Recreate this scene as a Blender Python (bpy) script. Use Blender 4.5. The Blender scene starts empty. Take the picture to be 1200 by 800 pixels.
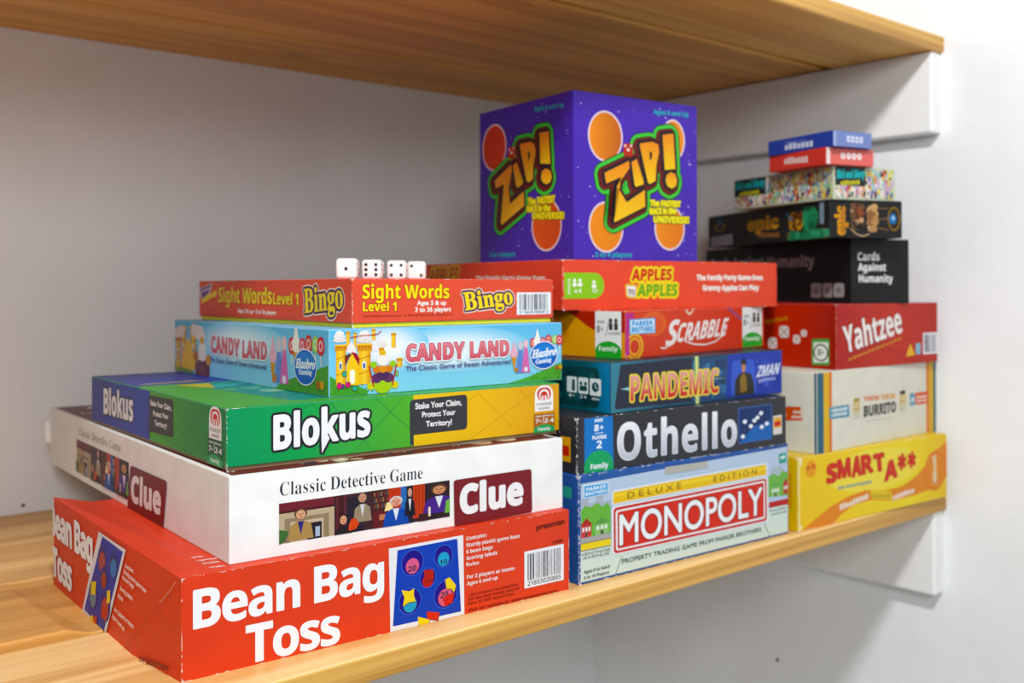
import bpy, bmesh, math, random, os
from mathutils import Vector, Matrix

# ---------------------------------------------------------------- camera, world, lights, exposure
SC = bpy.context.scene
COL = SC.collection
U = 0.26                                   # one eye-height above the shelf, in metres
SC.view_settings.view_transform = 'Standard'
SC.view_settings.look = 'None'
SC.view_settings.gamma = 1.0
SC.view_settings.use_curve_mapping = False
SC.view_settings.exposure = 0.0

cam = bpy.data.cameras.new('camera')
cam.sensor_width = 36.0
cam.lens = 36.0 * 1193.16 / 1200.0
cam.shift_y = (329.04 - 400.0) / 1200.0
cam.clip_start = 0.02
cam.dof.use_dof = True
cam.dof.focus_distance = 0.74
cam.dof.aperture_fstop = 6.3
camo = bpy.data.objects.new('camera', cam)
COL.objects.link(camo)
_y, _p, _r = 0.86208, 0.006122, -0.002691
_F = Vector((math.cos(_y), math.sin(_y), 0)); _R = Vector((math.sin(_y), -math.cos(_y), 0)); _Z = Vector((0, 0, 1))
_F2 = _F * math.cos(_p) + _Z * math.sin(_p); _U2 = _Z * math.cos(_p) - _F * math.sin(_p)
_R3 = _R * math.cos(_r) + _U2 * math.sin(_r); _U3 = _U2 * math.cos(_r) - _R * math.sin(_r)
_M = Matrix((_R3, _U3, -_F2)).transposed().to_4x4()
_M.translation = Vector((0, 0, U))
camo.matrix_world = _M
SC.camera = camo

world = bpy.data.worlds.new('room_light')
SC.world = world
world.use_nodes = True
world.node_tree.nodes['Background'].inputs[0].default_value = (0.89, 0.955, 1.0, 1)
world.node_tree.nodes['Background'].inputs[1].default_value = 0.40

def area(name, loc, target, size, watts, col=(1, 1, 1)):
    l = bpy.data.lights.new(name, 'AREA')
    l.shape = 'DISK'; l.size = size; l.energy = watts; l.color = col
    o = bpy.data.objects.new(name, l); COL.objects.link(o)
    o.location = Vector(loc) * U
    o.rotation_euler = (Vector(target) * U - o.location).to_track_quat('-Z', 'Y').to_euler()
    return o
area('ceiling_lamp', (0.0, -0.36, 4.95), (2.6, 2.2, 0.3), 0.18, 22.0, (0.98, 0.985, 1.0))
area('room_lamp', (-1.6, -3.2, 3.3), (3.0, 2.8, 0.9), 0.45, 13.0, (0.93, 0.97, 1.0))

# ---------------------------------------------------------------- helpers
def lin(c):
    return c / 12.92 if c <= 0.04045 else ((c + 0.055) / 1.055) ** 2.4
def hexc(h):
    if not isinstance(h, str): return h
    h = h.lstrip('#')
    if len(h) == 3: h = ''.join(c * 2 for c in h)
    return tuple(lin(int(h[i:i + 2], 16) / 255) for i in (0, 2, 4))
def mix(a, b, t):
    a, b = hexc(a), hexc(b)
    return tuple(x + (y - x) * t for x, y in zip(a, b))

def new_mat(name):
    m = bpy.data.materials.new(name); m.use_nodes = True
    nt = m.node_tree
    return m, nt, nt.nodes['Principled BSDF']

def plain(name, col, rough=0.45, var=0.06, scale=60.0, bump=0.0, spec=0.4):
    m, nt, b = new_mat(name)
    c = hexc(col)
    tc = nt.nodes.new('ShaderNodeTexCoord')
    n = nt.nodes.new('ShaderNodeTexNoise'); n.inputs['Scale'].default_value = scale; n.inputs['Detail'].default_value = 5
    nt.links.new(tc.outputs['Object'], n.inputs['Vector'])
    r = nt.nodes.new('ShaderNodeValToRGB')
    r.color_ramp.elements[0].position = 0.3; r.color_ramp.elements[1].position = 0.7
    r.color_ramp.elements[0].color = tuple(x * (1 - var) for x in c) + (1,)
    r.color_ramp.elements[1].color = tuple(min(1, x * (1 + var)) for x in c) + (1,)
    nt.links.new(n.outputs['Fac'], r.inputs['Fac'])
    nt.links.new(r.outputs['Color'], b.inputs['Base Color'])
    b.inputs['Roughness'].default_value = rough
    b.inputs['Specular IOR Level'].default_value = spec
    if bump:
        bp = nt.nodes.new('ShaderNodeBump'); bp.inputs['Strength'].default_value = bump; bp.inputs['Distance'].default_value = 0.001
        nt.links.new(n.outputs['Fac'], bp.inputs['Height']); nt.links.new(bp.outputs['Normal'], b.inputs['Normal'])
    return m

_ink, nt, b = new_mat('printed_ink')
at = nt.nodes.new('ShaderNodeAttribute'); at.attribute_name = 'ink'
hs = nt.nodes.new('ShaderNodeHueSaturation'); hs.inputs['Saturation'].default_value = 1.08; hs.inputs['Value'].default_value = 0.80
nt.links.new(at.outputs['Color'], hs.inputs['Color']); nt.links.new(hs.outputs['Color'], b.inputs['Base Color'])
b.inputs['Roughness'].default_value = 0.38
b.inputs['Specular IOR Level'].default_value = 0.22
INK = _ink

def wood(name, pale, dark, seed, grain=1.0):
    m, nt, b = new_mat(name)
    L = nt.links.new
    tc = nt.nodes.new('ShaderNodeTexCoord')
    mp = nt.nodes.new('ShaderNodeMapping'); mp.inputs['Location'].default_value = (seed * 1.7, seed * 0.37, seed * 0.61)
    mp.inputs['Scale'].default_value = (0.9, 22 * grain, 22 * grain)
    L(tc.outputs['Object'], mp.inputs['Vector'])
    big = nt.nodes.new('ShaderNodeTexNoise'); big.inputs['Scale'].default_value = 1.0; big.inputs['Detail'].default_value = 3; big.inputs['Distortion'].default_value = 0.4
    L(mp.outputs['Vector'], big.inputs['Vector'])
    mp2 = nt.nodes.new('ShaderNodeMapping'); mp2.inputs['Scale'].default_value = (5, 300, 300)
    L(tc.outputs['Object'], mp2.inputs['Vector'])
    fine = nt.nodes.new('ShaderNodeTexNoise'); fine.inputs['Scale'].default_value = 1.0; fine.inputs['Detail'].default_value = 4
    L(mp2.outputs['Vector'], fine.inputs['Vector'])
    # rings: sine of the stretched noise gives cathedral grain
    ml = nt.nodes.new('ShaderNodeMath'); ml.operation = 'MULTIPLY'; ml.inputs[1].default_value = 20.0
    L(big.outputs['Fac'], ml.inputs[0])
    sn = nt.nodes.new('ShaderNodeMath'); sn.operation = 'SINE'; L(ml.outputs[0], sn.inputs[0])
    ad = nt.nodes.new('ShaderNodeMath'); ad.operation = 'MULTIPLY_ADD'; ad.inputs[1].default_value = 0.16; ad.inputs[2].default_value = 0.34
    L(sn.outputs[0], ad.inputs[0])
    a2 = nt.nodes.new('ShaderNodeMath'); a2.operation = 'MULTIPLY_ADD'; a2.inputs[1].default_value = 0.35
    L(fine.outputs['Fac'], a2.inputs[0]); L(ad.outputs[0], a2.inputs[2])
    r = nt.nodes.new('ShaderNodeValToRGB')
    r.color_ramp.elements[0].position = 0.25; r.color_ramp.elements[1].position = 0.85
    r.color_ramp.elements[0].color = hexc(pale) + (1,); r.color_ramp.elements[1].color = hexc(dark) + (1,)
    L(a2.outputs[0], r.inputs['Fac'])
    # knots
    mk = nt.nodes.new('ShaderNodeMapping'); mk.inputs['Scale'].default_value = (3.2, 8, 8); mk.inputs['Location'].default_value = (seed, seed * 2, 0)
    L(tc.outputs['Object'], mk.inputs['Vector'])
    vo = nt.nodes.new('ShaderNodeTexVoronoi'); vo.inputs['Scale'].default_value = 1.0
    L(mk.outputs['Vector'], vo.inputs['Vector'])
    kr = nt.nodes.new('ShaderNodeValToRGB'); kr.color_ramp.elements[0].position = 0.03; kr.color_ramp.elements[1].position = 0.13
    kr.color_ramp.elements[0].color = (0.42, 0.28, 0.17, 1); kr.color_ramp.elements[1].color = (1, 1, 1, 1)
    L(vo.outputs['Distance'], kr.inputs['Fac'])
    mx = nt.nodes.new('ShaderNodeMixRGB'); mx.blend_type = 'MULTIPLY'; mx.inputs['Fac'].default_value = 0.55
    L(r.outputs['Color'], mx.inputs['Color1']); L(kr.outputs['Color'], mx.inputs['Color2'])
    L(mx.outputs['Color'], b.inputs['Base Color'])
    b.inputs['Roughness'].default_value = 0.48
    bp = nt.nodes.new('ShaderNodeBump'); bp.inputs['Strength'].default_value = 0.15; bp.inputs['Distance'].default_value = 0.0006
    L(a2.outputs[0], bp.inputs['Height']); L(bp.outputs['Normal'], b.inputs['Normal'])
    return m

def plaster(name, col):
    m, nt, b = new_mat(name)
    L = nt.links.new
    tc = nt.nodes.new('ShaderNodeTexCoord')
    n1 = nt.nodes.new('ShaderNodeTexNoise'); n1.inputs['Scale'].default_value = 7; n1.inputs['Detail'].default_value = 6; n1.inputs['Roughness'].default_value = 0.6
    L(tc.outputs['Object'], n1.inputs['Vector'])
    r = nt.nodes.new('ShaderNodeValToRGB')
    c = hexc(col)
    r.color_ramp.elements[0].position = 0.32; r.color_ramp.elements[1].position = 0.62
    r.color_ramp.elements[0].color = tuple(x * k for x, k in zip(c, (0.95, 0.945, 0.935))) + (1,)
    r.color_ramp.elements[1].color = c + (1,)
    L(n1.outputs['Fac'], r.inputs['Fac']); L(r.outputs['Color'], b.inputs['Base Color'])
    # brushed, canvas-like paint film
    mp = nt.nodes.new('ShaderNodeMapping'); mp.inputs['Scale'].default_value = (260, 260, 900)
    L(tc.outputs['Object'], mp.inputs['Vector'])
    n2 = nt.nodes.new('ShaderNodeTexNoise'); n2.inputs['Scale'].default_value = 1; n2.inputs['Detail'].default_value = 4
    L(mp.outputs['Vector'], n2.inputs['Vector'])
    n3 = nt.nodes.new('ShaderNodeTexNoise'); n3.inputs['Scale'].default_value = 24; n3.inputs['Detail'].default_value = 3
    L(tc.outputs['Object'], n3.inputs['Vector'])
    ad = nt.nodes.new('ShaderNodeMath'); ad.operation = 'MULTIPLY_ADD'; ad.inputs[1].default_value = 0.45
    L(n2.outputs['Fac'], ad.inputs[0]); L(n3.outputs['Fac'], ad.inputs[2])
    bp = nt.nodes.new('ShaderNodeBump'); bp.inputs['Strength'].default_value = 0.5; bp.inputs['Distance'].default_value = 0.002
    L(ad.outputs[0], bp.inputs['Height']); L(bp.outputs['Normal'], b.inputs['Normal'])
    b.inputs['Roughness'].default_value = 0.62
    return m

def link(name, me, mat=None, parent=None):
    o = bpy.data.objects.new(name, me); COL.objects.link(o)
    if mat is not None and not me.materials: me.materials.append(mat)
    if parent is not None: o.parent = parent
    return o

def bm_mesh(name, bm, smooth=False):
    bmesh.ops.recalc_face_normals(bm, faces=bm.faces)
    me = bpy.data.meshes.new(name); bm.to_mesh(me); bm.free()
    if smooth:
        for p in me.polygons: p.use_smooth = True
    return me

def box_bm(x0, x1, y0, y1, z0, z1, bev=0.001, seg=2):
    bm = bmesh.new()
    vs = [bm.verts.new((x, y, z)) for z in (z0, z1) for y in (y0, y1) for x in (x0, x1)]
    for f in ((0, 1, 3, 2), (4, 5, 7, 6), (0, 1, 5, 4), (2, 3, 7, 6), (0, 2, 6, 4), (1, 3, 7, 5)):
        bm.faces.new([vs[i] for i in f])
    bmesh.ops.recalc_face_normals(bm, faces=bm.faces)
    if bev: bmesh.ops.bevel(bm, geom=list(bm.edges), offset=bev, segments=seg, profile=0.5, affect='EDGES')
    return bm

def tag(o, label=None, cat=None, group=None, kind=None):
    if label: o['label'] = label
    if cat: o['category'] = cat
    if group: o['group'] = group
    if kind: o['kind'] = kind
    return o

# ---------------------------------------------------------------- the room: walls, floor
WALL = plaster('white_wall_paint', '#eff0f1')
CLEATP = plaster('white_cleat_paint', '#efefee')
XW, YB, YF, ZU = 4.769 * U, 4.745 * U, 2.3614 * U, 2.125 * U
bm = box_bm(-3.2, XW + 0.1, YB, YB + 0.1, -1.0, 1.55, 0)
wb = tag(link('wall_back', bm_mesh('wall_back', bm), WALL), kind='structure')
bm = box_bm(XW, XW + 0.1, -2.4, YB, -1.0, 1.55, 0)
wr = tag(link('wall_right', bm_mesh('wall_right', bm), WALL), kind='structure')
FLOORM = plain('floor_vinyl', '#b8b4ae', 0.5, 0.08, 12)
bm = box_bm(-3.2, XW + 0.1, -2.4, YB + 0.1, -1.04, -1.0, 0)
tag(link('floor', bm_mesh('floor', bm), FLOORM), kind='structure')
NAIL = plain('nail_hole_filler', '#6e655c', 0.7)
def nail(parent, loc, nrm, r):
    bm = bmesh.new(); bmesh.ops.create_uvsphere(bm, u_segments=12, v_segments=8, radius=r)
    o = link('nail_head', bm_mesh('nail_head', bm, True), NAIL, parent); o.location = loc
    o.scale = tuple(0.35 if abs(n) > 0.5 else 1 for n in nrm)
nail(wb, (0.3296, YB, 0.0152), (0, 1, 0), 0.0022)
nail(wr, (XW, 0.864, -0.275), (1, 0, 0), 0.003)

# ---------------------------------------------------------------- shelves
W_PALE = wood('pale_pine', '#eac486', '#bd8638', 1.3)
W_MID = wood('orange_pine', '#d39a4c', '#a06a28', 4.1)
W_REAR = wood('honey_pine', '#e3b878', '#b98440', 7.7)
W_EDGE = wood('amber_pine_edge', '#d9a850', '#9c6818', 21.3, 3.6)
W_UPF = wood('amber_pine', '#edb656', '#c4842c', 11.2)
W_UPM = wood('brown_pine', '#f2b452', '#c07c26', 15.9)

def board(name, y0, y1, z0, z1, mat, parent, x1=XW, lift=None):
    """a long plank; lift = list of (x, dz_front, dz_back) along its length"""
    st = lift or [(-1.2, 0, 0), (x1, 0, 0)]
    bm = bmesh.new(); rows = []
    for x, a, c in st:
        rows.append([bm.verts.new(p) for p in ((x, y0, z0 + a), (x, y1, z0 + c), (x, y1, z1 + c), (x, y0, z1 + a))])
    for r0, r1 in zip(rows, rows[1:]):
        for i in range(4): bm.faces.new((r0[i], r0[(i + 1) % 4], r1[(i + 1) % 4], r1[i]))
    bm.faces.new(rows[0]); bm.faces.new(rows[-1])
    bmesh.ops.recalc_face_normals(bm, faces=bm.faces)
    ed = [e for e in bm.edges if abs(e.verts[0].co.x - e.verts[1].co.x) > 1e-5 and e.calc_face_angle(0) > 0.6]
    bmesh.ops.bevel(bm, geom=ed, offset=0.0022, segments=3, profile=0.5, affect='EDGES')
    o = link(name, bm_mesh(name, bm), mat, parent)
    if y0 == YF:                                # the planed front edge shows denser, more amber grain
        o.data.materials.append(W_EDGE)
        for p in o.data.polygons:
            if p.normal.y < -0.75: p.material_index = 1
    return o

def cleat(z0, z1, parent):
    bm = box_bm(4.679 * U, XW, YF + 0.004, YB, z0, z1, 0.0035, 3)
    o = link('cleat', bm_mesh('cleat', bm), CLEATP, parent)
    o['label'] = 'white painted cleat'
    return o

TH = 0.0757 * U
low = bpy.data.objects.new('wall_shelf', None); COL.objects.link(low)
tag(low, 'pine shelf fixed to the white wall and carrying all the game boxes', 'shelf', 'pine wall shelves')
board('board', YF, 3.035 * U, -TH, 0, W_PALE, low)
board('board', 3.05 * U, 3.715 * U, -TH, 0, W_MID, low,
      lift=[(-1.2, 0.006, 0.003), (0.93 * U, 0.0058, 0.002), (1.0 * U, 0, 0), (XW, 0, 0)])
board('board', 3.73 * U, YB, -TH, 0, W_REAR, low, lift=[(-1.2, 0.0025, 0.008), (1.0 * U, 0.001, 0.007), (XW, 0, 0.004)])
cleat(-0.477 * U, -TH, low)
up = bpy.data.objects.new('wall_shelf', None); COL.objects.link(up)
up.location = (0, 0, 0)
tag(up, 'empty pine shelf overhead, seen from below above the purple cube box', 'shelf', 'pine wall shelves')
board('board', YF, 2.915 * U, ZU, ZU + TH, W_UPF, up)
board('board', 2.97 * U, 4.13 * U, ZU + 0.001, ZU + TH, W_UPM, up)
board('board', 4.137 * U, YB, ZU - 0.0006, ZU + TH, W_UPF, up)
board('gap_light_block', 2.85 * U, 3.02 * U, ZU + TH, ZU + TH + 0.012, W_UPM, up)  # unseen strip added over the joint to keep lamp light out of it
cleat(1.7313 * U, ZU, up)

# ---------------------------------------------------------------- lettering
FDIR = os.path.join(bpy.utils.resource_path('LOCAL'), 'datafiles', 'fonts')
try: FM = bpy.data.fonts.load(os.path.join(FDIR, 'NotoSansMath-Regular.woff2'))
except Exception: FM = None
def remap(s, up_, lo, dg=None):
    o = ''
    for c in s:
        if 'A' <= c <= 'Z': o += chr(up_ + ord(c) - 65)
        elif 'a' <= c <= 'z': o += chr(lo + ord(c) - 97)
        elif dg and c.isdigit(): o += chr(dg + int(c))
        else: o += c
    return o
FONTS = {'bold': (0x1D5D4, 0x1D5EE, 0x1D7EC), 'serif': (0x1D400, 0x1D41A, 0x1D7CE), 'ital': (0x1D63C, 0x1D656, None),
         'script': (0x1D4D0, 0x1D4EA, None), 'seri': (0x1D468, 0x1D482, None), 'sans': None, 'human': None}
_tc = {}
def glyphs(s, font, off=0.0, track=1.0):
    key = (s, font, off, track)
    if key in _tc: return _tc[key]
    cu = bpy.data.curves.new('lettering', 'FONT')
    body = s
    if font != 'human' and FM is not None:
        cu.font = FM
        if FONTS[font]: body = remap(s, *FONTS[font])
    cu.body = body; cu.offset = off; cu.space_character = track; cu.resolution_u = 5
    ob = bpy.data.objects.new('lettering', cu); COL.objects.link(ob)
    dg = bpy.context.evaluated_depsgraph_get(); dg.update()
    me = bpy.data.meshes.new_from_object(ob.evaluated_get(dg))
    vs = [(v.co.x, v.co.y) for v in me.vertices]; fs = [tuple(p.vertices) for p in me.polygons]
    bpy.data.objects.remove(ob); bpy.data.curves.remove(cu); bpy.data.meshes.remove(me)
    _tc[key] = (vs, fs)
    return _tc[key]
_cap = {}
def cap_height(font):
    if font not in _cap:
        vs, _ = glyphs('H', font); _cap[font] = max(v[1] for v in vs)
    return _cap[font]

# ---------------------------------------------------------------- printed boxes
BOX = {'bean': (271.7, 653.1, 68.4, -3.1, 336.7, 289.8, 0.0),
  'clue': (309.9, 662.5, 60.8, -3.7, 299.5, 520.8, 68.4),
  'blokus': (316.2, 680.4, 45.2, -3.2, 308.1, 341.4, 129.2),
  'candy': (406.4, 692.6, 52.8, -2.3, 239.7, 332.8, 174.5),
  'bingo': (436.5, 707.5, 40.0, -1.4, 216.6, 313.0, 227.2),
  'mono': (621.7, 637.0, 95.2, -2.0, 298.2, 298.2, 0.0),
  'oth': (623.7, 641.2, 49.7, -3.2, 290.9, 286.0, 95.2),
  'pan': (666.6, 641.4, 46.8, 1.1, 272.2, 272.2, 144.8),
  'scr': (708.8, 662.0, 45.5, 7.3, 270.1, 270.1, 191.6),
  'app': (679.9, 717.6, 49.7, -5.8, 308.9, 308.9, 237.1),
  'zip': (699.9, 722.8, 168.0, -5.9, 170.0, 170.3, 286.8),
  'smart': (932.4, 623.2, 78.0, -3.4, 293.0, 293.0, 0.0),
  'taco': (966.7, 621.7, 88.4, 0.8, 271.2, 273.8, 78.0),
  'yah': (1013.7, 627.1, 73.3, -2.7, 212.2, 212.2, 166.4),
  'cah': (1079.3, 647.7, 75.7, -25.2, 79.0, 381.2, 239.7),
  'epic': (1025.4, 642.2, 43.2, -24.7, 96.2, 299.3, 315.4),
  'rick': (1023.1, 635.7, 38.0, -15.8, 92.8, 180.4, 358.5),
  'red': (1005.2, 633.6, 19.2, -15.3, 70.7, 96.5, 396.5),
  'blue': (1004.9, 624.5, 17.7, -12.6, 60.1, 104.3, 415.7)}
PRINTS = []
STEP = 0.0055                               # mm between printed layers
class Box:
    def __init__(s, key, label, col, cat='game box', rough=0.45, tray=None, tray_h=0, body=True, var=0.05):
        s.key = key
        x, y, h, yaw, w, d, z = BOX[key]
        s.h, s.w, s.d = h, w, d
        s.root = bpy.data.objects.new('game_box', None); COL.objects.link(s.root)
        a = math.radians(yaw)
        # the Empty stands at the middle of the base; prints are laid out from the near lower corner
        s.ox, s.oy = -w / 2, -d / 2
        s.root.location = Vector((x + w / 2 * math.cos(a) - d / 2 * math.sin(a), y + w / 2 * math.sin(a) + d / 2 * math.cos(a), z)) / 1000
        s.root.rotation_euler = (0, 0, a)
        tag(s.root, label, cat, 'game boxes stacked on the lower shelf')
        s.layer = {'f': 0, 'l': 0, 't': 0}
        s.bulge = None
        s.col = col
        s.mat = plain('card_' + key, tuple(c * 0.82 for c in hexc(col)), rough, var, 45, spec=0.25)
        if body:
            z0 = tray_h * 0.8 if tray else 0
            bm = box_bm(s.ox / 1000, -s.ox / 1000, s.oy / 1000, -s.oy / 1000, z0 / 1000, h / 1000, 0.0008, 2)
            link('lid', bm_mesh('lid', bm), s.mat, s.root)
            if tray:
                i = 1.6
                bm = box_bm((s.ox + i) / 1000, (-s.ox - i) / 1000, (s.oy + i) / 1000, (-s.oy - i) / 1000, 0, (h - 4) / 1000, 0.0006, 1)
                tr = link('tray', bm_mesh('tray', bm), plain('tray_' + key, tray, 0.6), s.root)
    def at(s, f, a, b, off):
        if f == 'f': return ((a + s.ox) / 1000, (s.oy - off) / 1000, b / 1000)
        if f == 't': return ((a + s.ox) / 1000, (b + s.oy) / 1000, (s.h + off) / 1000)
        if s.bulge: return s.bulge(a, b, off)
        return ((s.ox - off) / 1000, (s.d - a + s.oy) / 1000, b / 1000)

class Print:
    """one printed feature of one face of a box: one mesh, inks in a colour attribute; s to the right, t up, in mm"""
    def __init__(s, box, f, name, label=None, parent=None):
        s.b, s.f, s.name, s.label = box, f, name, label
        s.v, s.fc, s.c = [], [], []
        s.parent = parent; s.obj = None; s.clip = None; s.kind = None
        PRINTS.append(s)
    def sub(s, name='lettering'):
        return Print(s.b, s.f, name, parent=s)
    def off(s, n=1):
        s.b.layer[s.f] += n
        return 0.03 + s.b.layer[s.f] * STEP * (5 if s.f == 'l' and s.b.bulge else 1)
    def raw(s, pts, faces, cols, off):
        W = s.b.w if s.f != 'l' else s.b.d; H = s.b.h if s.f != 't' else s.b.d
        if s.f == 'l' and s.b.bulge: W, H = 290.0, 90.0
        m = 0.15
        if s.f == 'l' and s.b.bulge:               # follow the bent side of the crushed box
            xs = [p[0] for p in pts]; ys = [p[1] for p in pts]; cs, ct = 8.0, 5.0
            for i in range(int(max(m, min(xs)) // cs), int(min(W - m, max(xs)) // cs) + 1):
                for j in range(int(max(m, min(ys)) // ct), int(min(H - m, max(ys)) // ct) + 1):
                    s.clipped(pts, faces, cols, off + 0.75, (max(m, i * cs), max(m, j * ct), min(W - m, i * cs + cs), min(H - m, j * ct + ct)))
            return
        if s.clip:
            return s.clipped(pts, faces, cols, off, s.clip)
        if any(p[0] < m or p[0] > W - m or p[1] < m or p[1] > H - m for p in pts):
            return s.clipped(pts, faces, cols, off, (m, m, W - m, H - m))
        k = len(s.v)
        s.v += [s.b.at(s.f, p[0], p[1], off) for p in pts]
        for f in faces:
            s.fc.append([k + i for i in f])
            s.c += [cols[i] if isinstance(cols, list) else cols for i in f]
    def clipped(s, pts, faces, cols, off, lim):
        """ink never runs past the edge of the card"""
        for f in faces:
            poly = [((pts[i][0], pts[i][1]), cols[i] if isinstance(cols, list) else cols) for i in f]
            for ax, bound, sg in ((0, lim[0], 1), (1, lim[1], 1), (0, lim[2], -1), (1, lim[3], -1)):
                out = []
                for (p, c), (q, e) in zip(poly, poly[1:] + poly[:1]):
                    dp, dq = sg * (p[ax] - bound), sg * (q[ax] - bound)
                    if dp >= 0: out.append((p, c))
                    if (dp > 0 and dq < 0) or (dp < 0 and dq > 0):
                        t = dp / (dp - dq)
                        out.append(((p[0] + (q[0] - p[0]) * t, p[1] + (q[1] - p[1]) * t), tuple(a + (b_ - a) * t for a, b_ in zip(c, e))))
                poly = out
                if len(poly) < 3: break
            if len(poly) < 3: continue
            k = len(s.v)
            s.v += [s.b.at(s.f, p[0], p[1], off) for p, c in poly]
            s.fc.append(list(range(k, k + len(poly)))); s.c += [c for p, c in poly]
    def poly(s, flat, col, off=None):
        p = [(flat[i], flat[i + 1]) for i in range(0, len(flat), 2)]
        s.raw(p, [range(len(p))], hexc(col), s.off() if off is None else off)
    def rect(s, a0, b0, a1, b1, col, r=0, off=None):
        a0, a1 = min(a0, a1), max(a0, a1); b0, b1 = min(b0, b1), max(b0, b1)
        r = min(r, (a1 - a0) / 2, (b1 - b0) / 2)
        if r <= 0: pts = [a0, b0, a1, b0, a1, b1, a0, b1]
        else:
            pts = []
            for cx, cy, st in ((a1 - r, b0 + r, -90), (a1 - r, b1 - r, 0), (a0 + r, b1 - r, 90), (a0 + r, b0 + r, 180)):
                for k in range(6):
                    g = math.radians(st + k * 18); pts += [cx + r * math.cos(g), cy + r * math.sin(g)]
        s.poly(pts, col, off)
    def quad(s, pts, col, r=0):
        """rect between four corners bl, br, tr, tl (any quadrilateral), optionally with rounded corners"""
        if not r: return s.poly(pts, col)
        P = [Vector((pts[i], pts[i + 1])) for i in range(0, 8, 2)]; out = []
        for i in range(4):
            p, a, c = P[i], P[i - 1], P[(i + 1) % 4]
            u = p + (a - p).normalized() * r; w = p + (c - p).normalized() * r
            for k in range(6):
                t = k / 5; q = u * (1 - t) ** 2 + p * 2 * t * (1 - t) + w * t * t
                out += [q.x, q.y]
        s.poly(out, col)
    def grad(s, a0, b0, a1, b1, stops, axis='s', n=1):
        o = s.off(); lo, hi = (a0, a1) if axis == 's' else (b0, b1)
        for (p, c), (q, e) in zip(stops, stops[1:]):
            x, y = lo + (hi - lo) * p, lo + (hi - lo) * q
            c, e = hexc(c), hexc(e)
            m = 6 if s.b.bulge else 1
            if axis == 's': s.raw([(x, b0), (y, b0), (y, b1), (x, b1)], [(0, 1, 2, 3)], [c, e, e, c], o)
            else: s.raw([(a0, x), (a1, x), (a1, y), (a0, y)], [(0, 1, 2, 3)], [c, c, e, e], o)
    def disc(s, a, b, rx, ry, col, rot=0, n=28, off=None, col2=None):
        cr, sr = math.cos(rot), math.sin(rot); pts = []
        for k in range(n):
            g = 2 * math.pi * k / n; x, y = rx * math.cos(g), ry * math.sin(g)
            pts.append((a + x * cr - y * sr, b + x * sr + y * cr))
        c = hexc(col)
        cols = c if col2 is None else [mix(col, col2, 0.5 + 0.5 * math.cos(2 * math.pi * k / n)) for k in range(n)]
        s.raw(pts, [range(n)], cols, s.off() if off is None else off)
    def glow(s, a, b, rx, ry, c1, c2, n=36):
        """printed airbrush cloud: c1 in the middle fading to c2"""
        o = s.off(3); c1, c2 = hexc(c1), hexc(c2); R = [0, .3, .55, .78, 1]; K = [1, .92, .65, .25, 0]
        for (p, u), (q, w) in zip(zip(R, K), zip(R[1:], K[1:])):
            for k in range(n):
                g, h = 2 * math.pi * k / n, 2 * math.pi * (k + 1) / n
                P = [(a + m * rx * math.cos(t), b + m * ry * math.sin(t)) for m, t in ((p, g), (q, g), (q, h), (p, h))]
                s.raw(P[(1 if p == 0 else 0):], [range(3 if p == 0 else 4)], [mix(c2, c1, e) for e in (u, w, w, u)][(1 if p == 0 else 0):], o)
    def line(s, flat, w, col):
        o = s.off(); c = hexc(col)
        P = [Vector((flat[i], flat[i + 1])) for i in range(0, len(flat), 2)]
        for p, q in zip(P, P[1:]):
            d = (q - p); n = Vector((-d.y, d.x)).normalized() * w / 2
            s.raw([p - n, q - n, q + n, p + n], [(0, 1, 2, 3)], c, o)
    def outline(s, pts, faces, r, col, n=14):
        o = s.off(); c = hexc(col)
        for k in range(n):
            g = 2 * math.pi * k / n
            s.raw([(p[0] + r * math.cos(g), p[1] + r * math.sin(g)) for p in pts], faces, c, o + k * 0.0003)
    def text(s, body, q, col, font='bold', outs=(), fat=0, off=0.0, col2=None, thin=None, track=1.0):
        """q = baseline left, baseline right, cap top left; col2 = ink at the baseline when the lettering is graded"""
        vs, fs = glyphs(body, font, off, track)
        if not vs: return
        cap = cap_height(font); x0 = min(v[0] for v in vs); x1 = max(v[0] for v in vs)
        B, R_, T = Vector(q[0:2]), Vector(q[2:4]), Vector(q[4:6])
        pts = [tuple(B + (R_ - B) * ((x - x0) / (x1 - x0)) + (T - B) * (y / cap)) for x, y in vs]
        for r, c in outs: s.outline(pts, fs, r, c)
        if fat: s.outline(pts, fs, fat, col, 8)
        o = s.off(2)
        if col2 is None: s.raw(pts, fs, hexc(col), o)
        else: s.raw(pts, fs, [mix(col2, col, max(0, min(1, y / cap))) for x, y in vs], o)
        if thin:                                   # light-weight lettering: card-coloured line round every contour
            w_, cc = thin; cnt = {}
            for f in fs:
                for i, j in zip(f, f[1:] + f[:1]): cnt[tuple(sorted((i, j)))] = cnt.get(tuple(sorted((i, j))), 0) + 1
            for (i, j), n_ in cnt.items():
                if n_ == 1: s.line([*pts[i], *pts[j]], w_, cc); s.b.layer[s.f] -= 1
            s.off()
    def small(s, body, q, col, **k):
        """q = baseline left, baseline right, then cap height in mm"""
        s.text(body, [q[0], q[1], q[2], q[3], q[0], q[1] + q[4]], col, **k)
    def shape(s, polys, col, outs=(), col2=None):
        pts, fs = [], []
        for fl in polys:
            k = len(pts); n = len(fl) // 2
            pts += [(fl[2 * i], fl[2 * i + 1]) for i in range(n)]; fs.append(tuple(range(k, k + n)))
        for r, c in outs: s.outline(pts, fs, r, c, 16)
        o = s.off(2)
        if col2 is None: s.raw(pts, fs, hexc(col), o)
        else:
            lo = min(p[1] for p in pts); hi = max(p[1] for p in pts)
            s.raw(pts, fs, [mix(col2, col, (p[1] - lo) / (hi - lo)) for p in pts], o)
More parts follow.
